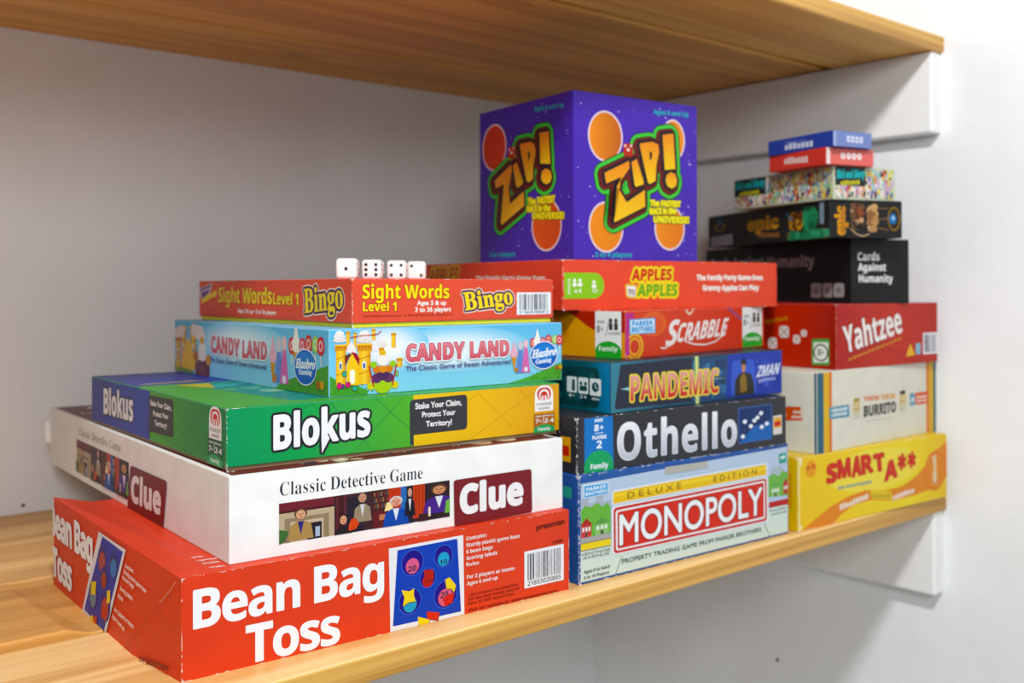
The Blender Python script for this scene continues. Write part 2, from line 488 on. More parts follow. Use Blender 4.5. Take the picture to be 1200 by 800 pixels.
    def bars(s, a0, b0, a1, b1, seed=1, ink='#3a3a44'):
        rnd = random.Random(seed); o = s.off(); x = a0; c = hexc(ink); w = (a1 - a0) / 62
        while x < a1 - w:
            k = rnd.choice((1, 1, 1, 2, 2, 3)) * w
            s.raw([(x, b0), (min(x + k, a1), b0), (min(x + k, a1), b1), (x, b1)], [(0, 1, 2, 3)], c, o)
            x += k + rnd.choice((1, 1, 2, 2, 3)) * w
    def marks(s, q, col, n=8, seed=1):
        """a line of print too fine to make out: q = baseline left, baseline right, cap top left"""
        rnd = random.Random(seed); o = s.off(); B, R_, T = Vector(q[0:2]), Vector(q[2:4]), Vector(q[4:6])
        dx, dy = (R_ - B) / n, T - B
        for k in range(n):
            a = B + dx * (k + .08); w = dx * .78; h = dy * rnd.uniform(.7, 1)
            s.raw([a, a + w, a + w + h, a + h], [(0, 1, 2, 3)], hexc(col), o)
    def blobs(s, a0, b0, a1, b1, cols, n, r0, r1, seed=1, asp=1.0):
        rnd = random.Random(seed); o = s.off(); s.off(int(n * 0.0015 / STEP) + 1)
        for i in range(n):
            rx = rnd.uniform(r0, r1); ry = rx * asp * rnd.uniform(0.7, 1.4)
            rx = min(rx, (a1 - a0) / 2 - .01); ry = min(ry, (b1 - b0) / 2 - .01)
            s.disc(rnd.uniform(a0 + rx, a1 - rx), rnd.uniform(b0 + ry, b1 - ry), rx, ry, rnd.choice(cols), rnd.uniform(-.3, .3) if min(rx, ry) < 0.3 * (b1 - b0) and False else 0, 9, o + i * 0.0015)
    def scatter(s, a0, b0, a1, b1, col, n, r, seed=1):
        rnd = random.Random(seed); o = s.off()
        for i in range(n):
            k = r * rnd.uniform(.6, 1.2)
            s.disc(rnd.uniform(a0 + k, a1 - k), rnd.uniform(b0 + k, b1 - k), k, k, col, 0, 8, o)
    def build(s):
        if not s.fc: return
        me = bpy.data.meshes.new(s.name); me.from_pydata(s.v, [], s.fc)
        at_ = me.color_attributes.new('ink', 'FLOAT_COLOR', 'CORNER')
        buf = []
        for c in s.c: buf += [c[0], c[1], c[2], 1.0]
        at_.data.foreach_set('color', buf)
        o = link(s.name, me, INK, s.parent.obj if s.parent is not None and s.parent.obj is not None else s.b.root)
        s.obj = o
        if s.label: o['label'] = s.label
        if s.kind: o['kind'] = s.kind

def wear(b, seed=1, amount=1.0, col='#e9e4dc', left=True):
    """white card showing along the rubbed near corner and the front edges"""
    rnd = random.Random(seed)
    p = Print(b, 'f', 'worn_edge'); p.kind = 'stuff'
    def strip(pr, horiz, base, a0, a1, sgn, wmax, dens):
        o = pr.off(); x = a0
        while x < a1:
            L = min(14, 0.6 + rnd.expovariate(.45)); g = rnd.expovariate(.16) / max(dens, .05) * .55
            if x + L > a1: break
            n = 6; top = [(x + L * i / n, rnd.uniform(0.2, 1) * wmax * math.sin(math.pi * (i + .5) / (n + 1))) for i in range(n + 1)]
            pts = [(x, 0), (x + L, 0)] + top[::-1]
            q = [(u, base + sgn * v) if horiz else (base + sgn * v, u) for u, v in pts]
            pr.raw(q, [range(len(q))], hexc(col), o); x += L + g
    strip(p, False, 0.1, 1, b.h - 1, 1, 1.0 * amount, 1.0 * amount)
    strip(p, True, b.h - 0.1, 2, b.w - 2, -1, 0.7 * amount, 0.35 * amount)
    strip(p, True, 0.1, 2, b.w - 2, 1, 0.7 * amount, 0.35 * amount)
    strip(p, False, b.w - .1, 1, b.h - 1, -1, 0.6 * amount, 0.5 * amount)
    for ca, cb, sa, sb in ((0.1, 0.1, 1, 1), (0.1, b.h - .1, 1, -1)):
        p.poly([ca, cb, ca + sa * 2.6 * amount, cb, ca + sa * 1.0 * amount, cb + sb * 0.9 * amount, ca, cb + sb * 2.8 * amount], col)
    if left and not b.bulge:
        q = Print(b, 'l', 'worn_edge'); q.kind = 'stuff'
        strip(q, False, b.d - 0.1, 1, b.h - 1, -1, 0.9 * amount, 0.8 * amount)
        strip(q, True, b.h - 0.1, 2, b.d - 2, -1, 0.6 * amount, 0.25 * amount)
        q.poly([b.d - .1, b.h - .1, b.d - 3 * amount, b.h - .1, b.d - .1, b.h - 2.5 * amount], col)

def barcode(b, f, q, seed, digits=None, name='barcode'):
    p = Print(b, f, name)
    a0, b0, a1, b1 = q
    p.rect(a0, b0, a1, b1, '#eef0f4')
    m = (a1 - a0) * .08; dh = (b1 - b0) * (.2 if digits else .08)
    p.bars(a0 + m, b0 + dh, a1 - m, b1 - (b1 - b0) * .08, seed)
    if digits: p.sub('digits').small(digits, [a0 + m, b0 + dh * .25, a1 - m, b0 + dh * .25, dh * .6], '#3a3a44')
    return p

exec_boxes = []
# ================================================================ left stack
# ---- red-orange toss game, bottom of the left stack (crushed left side, so a mesh of its own)
b = Box('bean', 'large red-orange box with white lettering at the bottom of the stack with the four dice', '#db3a12', body=False)
def _bean_left(a, t, off, b=b, L=290.0):
    y = L - a; x = -10.2 * y / 289.8
    yf, k = 73.3, 0.0
    # outward bulge: 7 mm at the fold on the base, nothing at the corners
    tl = 68.4 + (76.5 - 68.4) * y / L
    fr = max(0, 1 - t / tl)
    if y < yf * fr + 1e-6: k = 7.0 * y / yf
    else:
        k = 7.0 * fr * max(0, (L - y)) / (L - yf * fr) if fr > 0 else 0
    return ((x - k - off + b.ox) / 1000, (y + b.oy) / 1000, t / 1000)
b.bulge = _bean_left
bm = bmesh.new()
def bv(x, y, z): return bm.verts.new(((x + b.ox) / 1000, (y + b.oy) / 1000, z / 1000))
h, w, d = b.h, b.w, b.d
N0, R0, RB0, FB0 = bv(0, 0, 0), bv(w, 0, 0), bv(w, d, 0), bv(-10.2, d, 0)
N1, R1, RB1, FB1 = bv(0, 0, h), bv(w, 0, h), bv(w, d, h), bv(-10.2, d, 76.5)
C1, C2 = bv(25, 0, h), bv(22, d, h)
nseg = 24
low_e = [N0]; top_e = [N1]
for i in range(1, nseg):
    y = d * i / nseg
    p0 = _bean_left(290 - y * 290 / d, 0, 0); p1 = _bean_left(290 - y * 290 / d, 68.4 + 8.1 * i / nseg, 0)
    low_e.append(bm.verts.new(p0)); top_e.append(bm.verts.new(p1))
low_e.append(FB0); top_e.append(FB1)
mid = []
for k in (1, 2, 3, 4):
    row = []
    for i in range(nseg + 1):
        y = d * i / nseg; tt = (68.4 + 8.1 * i / nseg) * k / 5
        row.append(bm.verts.new(_bean_left(290 - y * 290 / d, tt, 0)))
    mid.append(row)
rows = [low_e] + mid + [top_e]
for r0, r1 in zip(rows, rows[1:]):
    for i in range(nseg): bm.faces.new((r0[i], r0[i + 1], r1[i + 1], r1[i]))
bm.faces.new([N0, R0, R1, C1, N1] + [r[0] for r in mid[::-1]])
bm.faces.new((R0, RB0, RB1, R1))
bm.faces.new([RB0, FB0] + [r[-1] for r in mid] + [FB1, C2, RB1])
bm.faces.new(low_e + [RB0, R0])
bm.faces.new(top_e + [C2, C1])
bm.faces.new((C1, C2, RB1, R1))
link('carton', bm_mesh('carton', bm), b.mat, b.root)
W_ = '#f6f8fc'
p = Print(b, 'f', 'title_lettering')
p.text('Bean Bag', [8.4, 33.5, 153.5, 34.5, 8.4, 58.8], W_, fat=.4, track=.94)
p.text('Toss', [45.1, 2.2, 116.6, 1.5, 45.1, 27.9], W_, fat=.4, track=.94)
p = Print(b, 'f', 'picture')
p.quad([159.3, 0.2, 227.2, 0.3, 226.2, 63.2, 158.0, 63.2], '#e9eaee')
p.quad([161.4, 3.9, 224.0, 3.1, 220.6, 61.2, 165.6, 60.7], '#1e43b4', 1)
for c, r, ic, r2 in (([178.9, 49.1], 9.5, '#d86a8e', 6), ([207.4, 49.8], 8.2, '#3fa4cf', 5.4), ([192.8, 35.2], 7.2, '#b8322c', 5), ([176.6, 20.1], 9.6, '#3f9fc4', 6), ([209.3, 19.4], 10.4, '#dd6b84', 7)):
    p.disc(c[0], c[1], r + .7, r + .7, '#4a6ad0'); p.disc(c[0], c[1], r, r, '#2b1f86')
    p.disc(c[0], c[1] - 2.5, r2, r2, ic)
for s_, q in (('20', [174.9, 42.6, 182.3, 42.8, 174.9, 46.7]), ('10', [203.9, 43.3, 210.7, 43.4, 203.9, 46.8]), ('20', [204.5, 17.0, 211.7, 17.1, 204.5, 21.6])):
    p.text(s_, q, '#20203a')
for q, c in (([169.3, 29.5, 176.0, 27.4, 180.6, 28.7, 180.2, 24.3, 181.8, 18.6, 175.9, 19.1, 170.5, 17.0, 171.8, 23.2], '#f0d21c'), ([209.1, 30.5, 213.3, 31.6, 219.3, 24.4, 217.7, 19.1, 214.4, 22.5, 210.4, 23.2], '#f0d21c'), ([206.6, 15.7, 212.2, 18.3, 218.0, 18.5, 215.5, 11.2, 208.8, 10.1], '#d8281c'),
             ([189.3, 41.2, 198.0, 40.4, 198.6, 33.6, 192.5, 31.9, 190.0, 36.0], '#b8281c'), ([191.8, 8.9, 203.8, 5.8, 202.2, 0.1, 192.5, 2.9], '#d8301c'), ([183.9, 6.5, 194.6, 2.2, 193.5, -1.3, 184.3, -0.1], '#f0d21c')):
    p.poly(q, '#3a1a10'); p.poly([v + (0.5 if i % 2 else -0.3) for i, v in enumerate(q)], c)
p = Print(b, 'f', 'contents_lettering')
for t_, q in (('Contains:', [229.1, 58.4, 249.3, 58.6, 229.2, 61.4]), ('Sturdy plastic game base', [229.1, 53.2, 282.9, 52.7, 229.1, 56.2]), ('6 bean bags', [229.1, 48.0, 255.1, 47.8, 229.1, 51.0]), ('Scoring labels', [229.1, 42.8, 259.8, 42.5, 229.1, 45.8]), ('Rules', [229.1, 37.9, 241.3, 37.6, 229.1, 40.7]), ('For 2 players or teams', [229.5, 27.8, 277.4, 26.9, 229.5, 30.8]), ('Ages 6 and up', [229.5, 22.6, 260.0, 22.4, 229.5, 25.5])):
    p.text(t_, q, '#f4f0ee')
for t_, q in (('\u00a9 2012 Pressman Toy Corporation,', [230.6, 13.6, 281.8, 13.5, 230.6, 15.6]), ('3701 West Plano Parkway, Suite 100,', [230.6, 10.2, 282.7, 9.9, 230.6, 12.3]), ('Plano, TX 75075. Made in China', [230.6, 6.9, 276.8, 6.5, 230.6, 8.9]), ('Visit our website at: www.pressmantoy.com', [230.6, 1.5, 323.3, 0.5, 230.6, 3.9])):
    p.text(t_, q, '#7a1c10')
p = Print(b, 'f', 'maker_lettering')
p.text('pressman', [301.1, 56.2, 331.4, 57.2, 301.1, 61.0], '#4a120c', font='human', fat=.15)
p.text('#2088', [317.7, 41.9, 329.5, 42.1, 317.7, 44.3], '#5a150c')
barcode(b, 'f', [287.7, 9.5, 330.5, 40.1], 5, '21853020885')
p = Print(b, 'l', 'title_lettering')
p.text('Bean Bag', [-6.4, 44.3, 112.8, 41.7, -9.7, 68.5], W_, fat=1.0, track=.93)
p.text('Toss', [0.1, 9.5, 60.0, 7.9, -1.5, 33.5], W_, fat=1.0, track=.93)
p = Print(b, 'l', 'picture')
p.quad([92.6, -0.8, 157.0, -3.7, 187.6, 67.4, 125.8, 69.5], '#e2e2ea')
p.quad([99.4, 3.0, 152.7, -1.0, 181.9, 64.7, 134.8, 67.4], '#3040a8')
for c, rx, ic in (([137.3, 50.3], 11, '#a8484e'), ([164.3, 51.2], 10, '#3a7cc0'), ([144.1, 37.8], 9, '#a04438'), ([120.6, 19.7], 11, '#6a8aa0'), ([152.1, 17.8], 12, '#c04c52')):
    p.disc(c[0], c[1], rx, rx * .95, '#2a2a80'); p.disc(c[0], c[1] - 2, rx * .7, rx * .7, ic)
for q, c in (([114.7, 28.2, 127.1, 31.3, 126.4, 20.4, 115.4, 19.1], '#ecd020'), ([154.0, 30.0, 161.2, 32.4, 163.0, 23.4, 155.2, 20.5], '#ecd020'), ([144.8, 15.0, 157.0, 18.5, 155.8, 11.5, 143.5, 7.9], '#c83020'), ([116.7, 1.9, 124.5, 4.9, 127.1, -1.8, 118.0, -3.4], '#ecd020'), ([127.1, 4.5, 135.4, 6.5, 134.7, -0.9, 125.8, -2.7], '#d8401c')):
    p.poly(q, c)
p = Print(b, 'l', 'contents_lettering')
for t_, q in (('Contains:', [189.3, 55.4, 207.7, 54.8, 189.9, 58.1]), ('Sturdy plastic game base', [187.6, 50.9, 235.2, 46.9, 188.2, 53.8]), ('6 bean bags', [185.9, 46.2, 210.9, 44.6, 186.4, 49.1]), ('Scoring labels', [183.0, 37.7, 210.9, 36.0, 183.6, 40.6]), ('Rules', [180.1, 31.6, 191.5, 30.9, 180.7, 34.5]), ('For 2 players or teams', [174.9, 20.2, 218.4, 18.4, 176.0, 23.3]), ('Ages 6 and up', [171.3, 14.8, 200.5, 12.3, 171.9, 17.7])):
    p.text(t_, q, '#f4f0ee')
p = Print(b, 'l', 'maker_lettering')
p.text('pressman', [232.6, -0.4, 275.6, 4.1, 232.6, 4.4], '#6a1a0e', font='human', fat=.15)
p = Print(b, 'l', 'fold_crease')
cr = [287.3, 65.9, 193.2, -7.5]
p.line(cr, .5, '#b83818'); p.line([cr[0] - .4, cr[1] + .3, cr[0] - 12, cr[1] - 10, cr[0] - 25, cr[1] - 19.5], .4, '#f0c8b8')
p = Print(b, 't', 'contents_lettering')
for i, (t_, q) in enumerate((('Contains:', [11.8, 46.6, 32.9, 44.5]), ('Sturdy plastic game base', [11.0, 36.8, 38.2, 33.1]), ('6 bean bags  Scoring labels', [10.5, 26.9, 36.5, 23.8]), ('For 2 players or teams', [10.7, 15.1, 35.2, 10.9]))):
    p.text(t_, q + [q[0] - 1, q[1] + 4.5], '#f2ece8')
p = Print(b, 't', 'fold_crease')
p.line([24, 2, 21.5, 286], .5, '#8a2410')
p = Print(b, 't', 'worn_edge'); p.kind = 'stuff'
rnd = random.Random(3)
for i in range(26):
    y = rnd.uniform(2, 280); p.disc(-10 * y / 290 + rnd.uniform(.5, 2.2), y, rnd.uniform(.3, 1.1), rnd.uniform(.6, 3), '#f0dcd2', 0, 8, p.off())
for i in range(18):
    p.disc(rnd.uniform(3, 330), rnd.uniform(.4, 1.2), rnd.uniform(.8, 4), rnd.uniform(.2, .5), '#f0dcd2', 0, 8, p.off())
wear(b, 11, 1.0)

# ---- white detective game
b = Box('clue', 'white box with a maroon corner label lying on the red-orange bottom box', '#f3f3f0')
def clue_scene(p, q, s=1.0):
    """a plain drawing-room scene: fireplace, shelves, lamp, curtains and a few seated guests"""
    a0, b0, a1, b1 = q; W, H = a1 - a0, b1 - b0
    p.clip = (min(a0, a1), min(b0, b1), max(a0, a1), max(b0, b1))
    X = lambda u: a0 + W * u
    Y = lambda v: b0 + H * v
    def R(u0, v0, u1, v1, c): p.rect(X(u0), Y(v0), X(u1), Y(v1), c)
    def D(u, v, ru, rv, c): p.disc(X(u), Y(v), W * ru, H * rv, c, 0, 18)
    def Q(l, c): p.poly([X(z) if i % 2 == 0 else Y(z) for i, z in enumerate(l)], c)
    R(0, 0, 1, 1, '#3b2328')
    R(0, .8, .3, 1, '#6e2b33'); R(0, .74, .3, .8, '#4a1c22')
    R(0, .0, .3, .74, '#b9a88a'); R(.03, 0, .27, .6, '#8f7d62'); R(.06, 0, .24, .5, '#c4b497'); R(.15, 0, .23, .42, '#1d1c24')
    R(.195, .05, .22, .3, '#aab8d0')
    R(.31, 0, .37, 1, '#5b2830'); R(.325, .0, .355, 1, '#41191f')
    R(.37, 0, .47, .9, '#241c2a')
    R(.52, .45, .63, 1, '#4a2422')
    for k in range(3):
        v = .5 + .16 * k; R(.525, v, .625, v + .015, '#2a1414')
        for j in range(9): R(.528 + j * .0105, v + .015, .528 + j * .0105 + .008, v + .12 + (j % 3) * .01, ('#7a3a2a', '#3a4a5a', '#8a6a3a', '#5a2030')[(j + k) % 4])
    R(.52, 0, .63, .44, '#5e2226'); R(.56, .2, .6, .35, '#c07c5e')
    R(.615, .4, .7, 1, '#b9402c'); R(.69, .3, .725, 1, '#3e6cb0')
    R(.725, 0, .77, 1, '#1c1e2c'); R(.765, .1, .845, 1, '#c24a30')
    for u in (.78, .8, .825): R(u, .1, u + .006, 1, '#94301f')
    R(.84, 0, 1, 1, '#2a1c20')
    # lamp
    Q([.59, .42, .645, .42, .635, .64, .605, .64], '#f3df9e'); R(.612, .25, .622, .42, '#7a5a30')
    # guests: (centre, head height, head size, jacket, shirt, hair, skin)
    for u, v, r, jk, sh, hr, sk in ((.115, .66, .033, '#a98a54', '#332f72', '#5a3a26', '#d9a384'), (.35, .36, .024, '#20181c', '#20181c', '#1f1416', '#d9a080'), (.46, .86, .026, '#94846e', '#d0d0d8', '#6a5c50', '#c8947a'),
                                    (.66, .62, .038, '#2b4fa6', '#dfe4ee', '#c9c6c4', '#d99c84'), (.745, .82, .016, '#14151f', '#e4e4e8', '#20181a', '#cfa08a'), (.93, .78, .05, '#4c2f86', '#dfe0ea', '#5a3a24', '#c98f6a')):
        Q([u - r * 2.1, max(0, v - .62), u + r * 2.1, max(0, v - .62), u + r * 1.7, v - .26, u + r * .6, v - .16, u - r * .6, v - .16, u - r * 1.7, v - .26], jk)
        Q([u - r * .5, v - .17, u + r * .5, v - .17, u, max(0, v - .5)], sh)
        D(u, min(.86, v + .03), r * 1.05, .13, hr); D(u, min(.86, v), r * .8, .115, sk); D(u - r * .3, min(.86, v) + .02, r * .11, .014, '#3a2420'); D(u + r * .3, min(.86, v) + .02, r * .11, .014, '#3a2420'); D(u + r * .05, min(.86, v) - .055, r * .25, .012, '#a04a40'); D(u + r * .05, min(.86, v) - .012, r * .12, .022, mix(sk, '#8a4a38', .4))
    Q([.38, .06, .42, .08, .44, .2, .42, .36, .395, .36, .38, .2], '#d0502c')
    Q([0, 0, .03, .05, .05, .28, .0, .36], '#3f6a34')
    Q([.965, .12, 1, .12, 1, .5, .975, .46], '#6fae4c')
    R(.86, .1, .875, .35, '#e8d8c0'); R(.8, .0, .86, .2, '#3a1c1c')
p = Print(b, 'f', 'tagline_lettering')
p.text('Classic Detective Game', [37.3, 43.1, 157.0, 41.9, 37.4, 52.6], '#2c333f', font='serif', thin=(.2, '#f6f6f3'))
p = Print(b, 'f', 'picture'); clue_scene(p, [36.7, 8.8, 182.0, 37.7])
p = Print(b, 'f', 'title_badge')
p.quad([186.3, 0.1, 265.4, 1.1, 264.7, 37.8, 185.6, 37.3], '#7a2a30', 3)
p.sub().text('Clue', [192.6, 9.6, 254.8, 10.2, 192.6, 31.5], '#f2f0f0', fat=1.2)
p = Print(b, 'l', 'tagline_lettering')
p.text('Classic Detective Game', [121.1, 44.3, 265.8, 45.4, 121.1, 52.3], '#6e6a66', font='serif', thin=(.2, '#f6f6f3'))
p = Print(b, 'l', 'picture'); clue_scene(p, [112.9, 6.4, 289.5, 39.4])
p = Print(b, 'l', 'title_badge')
p.quad([286.7, -1.8, 382.7, -2.1, 392.5, 38.6, 295.6, 38.2], '#7a2a30', 5)
p.sub().text('Clue', [298.3, 8.1, 375.8, 9.8, 299.7, 29.6], '#f2f0f0', fat=1.1)
p = Print(b, 't', 'printed_panel')
p.rect(4, 5, b.w - 4, b.d - 8, '#6a2c2e')
p.blobs(60, 6, 280, 70, ['#a89878', '#3a3040', '#8a3a34', '#c0a080', '#2a2428', '#d8c8a8'], 60, 3, 11, 5)
p.small('Classic Detective Game', [12, 430, 150, 430, 16], '#e8e0dc', font='serif')
p.small('Clue', [30, 470, 150, 470, 30], '#efe8e6')
bm = box_bm(-.0115, .0025, -.004, .0, -.012, .013, .0035, 3)
for v in bm.verts: v.co.y += 0.004 * math.sin(v.co.z * 160); v.co.x *= 1 - abs(v.co.z) * 22
fl = link('torn_flap', bm_mesh('torn_flap', bm, True), plain('torn_card', '#efece6', .7), b.root)
fl.location = ((b.ox + 4) / 1000, (-b.oy + 3.6) / 1000, .034)
fl['label'] = 'torn white card flap'

# ---- green, blue and yellow tile game
b = Box('blokus', 'green box with blue and yellow ends lying between the white box and the sky-blue box', '#2a8f58', tray='#8a6f4e', tray_h=4)
def mattel(p, q, qb, fam, dark):
    a0, b0, a1, b1 = q; w, h = a1 - a0, b1 - b0
    p.rect(a0, b0, a1, b1, '#f4f2f0', w * .4)
    p.rect(a0, b0, a1, b0 + h * .4, '#f4f2f0')
    c = (a0 + a1) / 2
    p.rect(a0 + w * .12, b0 + h * .42, a1 - w * .12, b1 - h * .08, '#d0342c', w * .36)
    p.rect(a0 + w * .22, b0 + h * .42, a1 - w * .22, b1 - h * .15, '#f4f2f0', w * .28)
    p.rect(a0 + w * .3, b0 + h * .42, a1 - w * .3, b1 - h * .22, '#d0342c', w * .2)
    for k in (-1, 1): p.rect(c + k * w * .08 - w * .04, b0 + h * .42, c + k * w * .08 + w * .04, b0 + h * .62, '#f4f2f0', w * .03)
    p_ = p; p = p.sub(); p.small('mattel', [a0 + w * .1, b0 + h * .22, a1 - w * .1, b0 + h * .22, h * .16], '#4a4a52', font='human')
    p.small('GAMES', [a0 + w * .2, b0 + h * .07, a1 - w * .2, b0 + h * .07, h * .08], '#4a4a52')
    p = p_; a0, b0, a1, b1 = qb; w, h = a1 - a0, b1 - b0
    p.rect(a0, b0, a1, b1, dark)
    p.small('Ages', [a0 + w * .08, b0 + h * .84, a0 + w * .4, b0 + h * .84, h * .08], '#f0f0f0'); p.small('Players', [a0 + w * .52, b0 + h * .84, a0 + w * .94, b0 + h * .84, h * .08], '#f0f0f0')
    p.small('7+', [a0 + w * .08, b0 + h * .5, a0 + w * .38, b0 + h * .5, h * .22], '#f4f4f4')
    p.small('2-4', [a0 + w * .52, b0 + h * .5, a0 + w * .96, b0 + h * .5, h * .22], '#f4f4f4')
    p.rect(a0 + w * .45, b0 + h * .48, a0 + w * .48, b0 + h * .92, '#f0f0f0')
    pts = [a0, b0, a1, b0, a1, b0 + h * .25]
    for k in range(9): pts += [a1 - w * k / 8, b0 + h * (.25 + .17 * math.sin(math.pi * k / 8))]
    p.poly(pts, '#35a15c')
    p.small('Family', [a0 + w * .2, b0 + h * .1, a1 - w * .2, b0 + h * .1, h * .16], '#f4f4f4')
p = Print(b, 'f', 'printed_panel')
xs = [155.4, 44.6][0]
p.grad(.8, 3.6, xs, b.h - .8, [(0, '#12925a'), (.35, '#2a9f55'), (1, '#5aad3c')])
p.grad(xs, 3.6, b.w - .8, b.h - .8, [(0, '#e8c21c'), (.5, '#e9b51a'), (1, '#dc9c18')])
for q in ([35.4, 29.3, 66.3, 47.9, 91.0, 24.6], [81.4, 46.4, 115.7, 6.9], [105.7, 8.4, 146.7, 44.3], [120.8, 46.0, 151.3, 18.5], [68.1, 9.5, 73.8, 12.3, 76.6, 1.8]):
    p.line([c if i % 2 == 0 else max(4.5, min(44, c)) for i, c in enumerate(q)], .5, '#23804a')
for q in ([207.3, 35.5, 218.9, 41.3], [217.8, 43.3, 254.9, 10.6], [211.8, -4.7, 277.6, 38.5], [262.5, 44.4, 277.5, 28.5]):
    p.line([c if i % 2 == 0 else max(4.5, min(44, c)) for i, c in enumerate(q)], .5, '#c98f18')
p = Print(b, 'f', 'speech_panel')
p.quad([151.9, 12.5, 207.9, 12.7, 208.0, 41.7, 151.9, 40.8], '#38383b', 4)
p.poly([151.9, 19.4, 155.7, 19.0, 155.7, 3.7, 152.3, 5.2], '#38383b')
for t_, q in (('Stake Your Claim,', [157.3, 33.1, 202.0, 33.4, 157.3, 37.7]), ('Protect Your', [163.7, 26.1, 195.8, 25.9, 163.7, 30.3]), ('Territory!', [167.4, 18.2, 192.4, 18.0, 167.4, 22.5])):
    (L_ := L_ if t_[0] != 'S' else p.sub()).text(t_, q, '#f0f0f0', font='human', fat=.18)
p = Print(b, 'f', 'title_lettering')
q = [36.2, 12.7, 115.4, 16.2, 36.2, 37.0]
k_ = [74.2, 20.9, 74.5, 6.3, 81.0, 16.8, 79.1, 20.4]
p.shape([k_], '#f2f2f4', outs=[(2.0, '#23262b')])
p.text('Blokus', q, '#f2f2f4', outs=[(2.6, '#23262b')], fat=.7)
p.poly(k_, '#f2f2f4')
p = Print(b, 'f', 'maker_badge')
mattel(p, [280.0, 21.6, 300.8, 44.0], [278.7, 3.0, 302.3, 19.5], 1, '#a8641c')
p = Print(b, 'l', 'printed_panel')
xl = [175.1, 19.9][0]
p.grad(.8, 3.6, xl, b.h - .8, [(0, '#3a4596'), (1, '#3f4fae')])
p.grad(xl, 3.6, b.d - .8, b.h - .8, [(0, '#56a83a'), (.45, '#3f9440'), (1, '#1f7c4c')])
for q in ([233.0, 40.5, 307.9, 6.2], [237.7, 10.0, 308.0, 42.5], [198.5, 10.4, 274.0, -1.4], [256.2, 2.6, 291.3, 11.7]):
    p.line([c if i % 2 == 0 else max(4.5, min(44, c)) for i, c in enumerate(q)], .6, '#24703c')
p = Print(b, 'l', 'title_lettering')
p.text('Blokus', [41.0, 13.2, 129.0, 14.6, 41.1, 36.1], '#eeeef2', outs=[(2.4, '#22263a')], fat=.6)
p = Print(b, 'l', 'speech_panel')
p.quad([172.4, 10.6, 232.9, 12.0, 232.1, 42.2, 172.4, 41.1], '#343438', 4)
p.poly([170.8, 19.4, 175.6, 19.9, 175.6, 4.7, 171.9, 5.0], '#343438')
for t_, q in (('Stake Your Claim,', [176.2, 33.1, 227.7, 33.1, 176.2, 37.2]), ('Protect Your', [183.5, 25.0, 220.4, 25.5, 183.5, 29.0]), ('Territory!', [187.2, 17.3, 216.5, 17.5, 187.2, 21.4])):
    (L_ := L_ if t_[0] != 'S' else p.sub()).text(t_, q, '#f0f0f0', font='human', fat=.2)
p = Print(b, 'l', 'maker_badge')
mattel(p, [308.8, 21.1, 332.7, 44.8], [306.3, 2.2, 334.6, 20.7], 1, '#1f5a3c')
p = Print(b, 't', 'printed_panel')
p.rect(1, 1, b.w - 1, b.d - 1, '#4fa845')
p.rect(1, 205, b.w - 1, b.d - 1, '#3c49a0')
p.poly([60, 20, 290, 20, 290, 200, 40, 200], '#2b8f86'); p.blobs(45, 30, 200, 190, ['#3fb0a8', '#1f6f78', '#58b070', '#2aa09a', '#88c0a0'], 40, 4, 16, 4)
p.poly([30, 195, 50, 150, 62, 195], '#c8c040'); p.poly([10, 215, 70, 225, 60, 232, 8, 222], '#b8ac68')
for q in ([81.3, -2.5, 100.7, -2.0, 100.7, 1.4, 81.4, 1.3], [201.7, -1.1, 221.2, -0.9, 221.2, 2.0, 201.7, 1.9]):
    Print(b, 'f', 'tape').quad([c if i % 2 == 0 else max(.5, c) for i, c in enumerate(q)], '#8d8a74')
wear(b, 23, .8)

# ---- sky-blue candy board game
b = Box('candy', 'sky-blue box with a candy castle picture under the flat red box', '#7cc6ea')
p = Print(b, 'f', 'printed_panel')
p.grad(.8, .8, b.w - .8, b.h - .8, [(0, '#8fd2ee'), (.55, '#7fc8ea'), (1, '#6abbe6')], 't')
q = [119.3, 32.4]; p.glow(q[0], q[1], 84, 20, '#eef7fb', '#80c9ea')
q = [53.6, 36.7]; p.glow(q[0], q[1], 40, 21, '#f4f6fa', '#86ccec')
p.poly([.8, .8] + [33.8, 0.6, 35.8, 3.0, 27.0, 7.3, 5.7, 13.7] + [.8, 17], '#4c9a3a')
p.poly([175.9, 0.5, 197.7, 4.7, 219.1, 10.5, 238.8, 16.5] + [b.w - .8, .8, 190, .8], '#58a63e')
p.scatter(1, 1, 40, 12, '#3f8a30', 60, .7, 3); p.scatter(200, 1, b.w - 1, 9, '#3f8a30', 60, .7, 4)
p = Print(b, 'f', 'castle_picture')
def tower(p, q, c1='#f0b62a', c2='#d8901c', win=True):
    a0, b0, a1, b1 = q; w, h = a1 - a0, b1 - b0
    p.grad(a0, b0, a1, b1, [(0, c1), (.5, '#f6d05a'), (1, c2)]); 
    p.rect(a0 - w * .12, b1 - h * .02, a1 + w * .12, b1 + w * .5, c2); p.rect(a0 - w * .12, b1 + w * .38, a1 + w * .12, b1 + w * .5, '#f6cf52')
    for k in range(4): p.rect(a0 + w * (.05 + .26 * k), b1 + w * .12, a0 + w * (.13 + .26 * k), b1 + w * .34, '#a8661a')
    if win:
        p.rect(a0 + w * .3, b0 + h * .45, a0 + w * .62, b0 + h * .68, '#dfe9f2', w * .15); p.rect(a0 + w * .36, b0 + h * .47, a0 + w * .56, b0 + h * .62, '#4a6a8a', w * .08)
        p.line([a0, b0 + h * .3, a1, b0 + h * .4], w * .05, '#b85a20'); p.line([a0, b0 + h * .74, a1, b0 + h * .84], w * .05, '#b85a20')
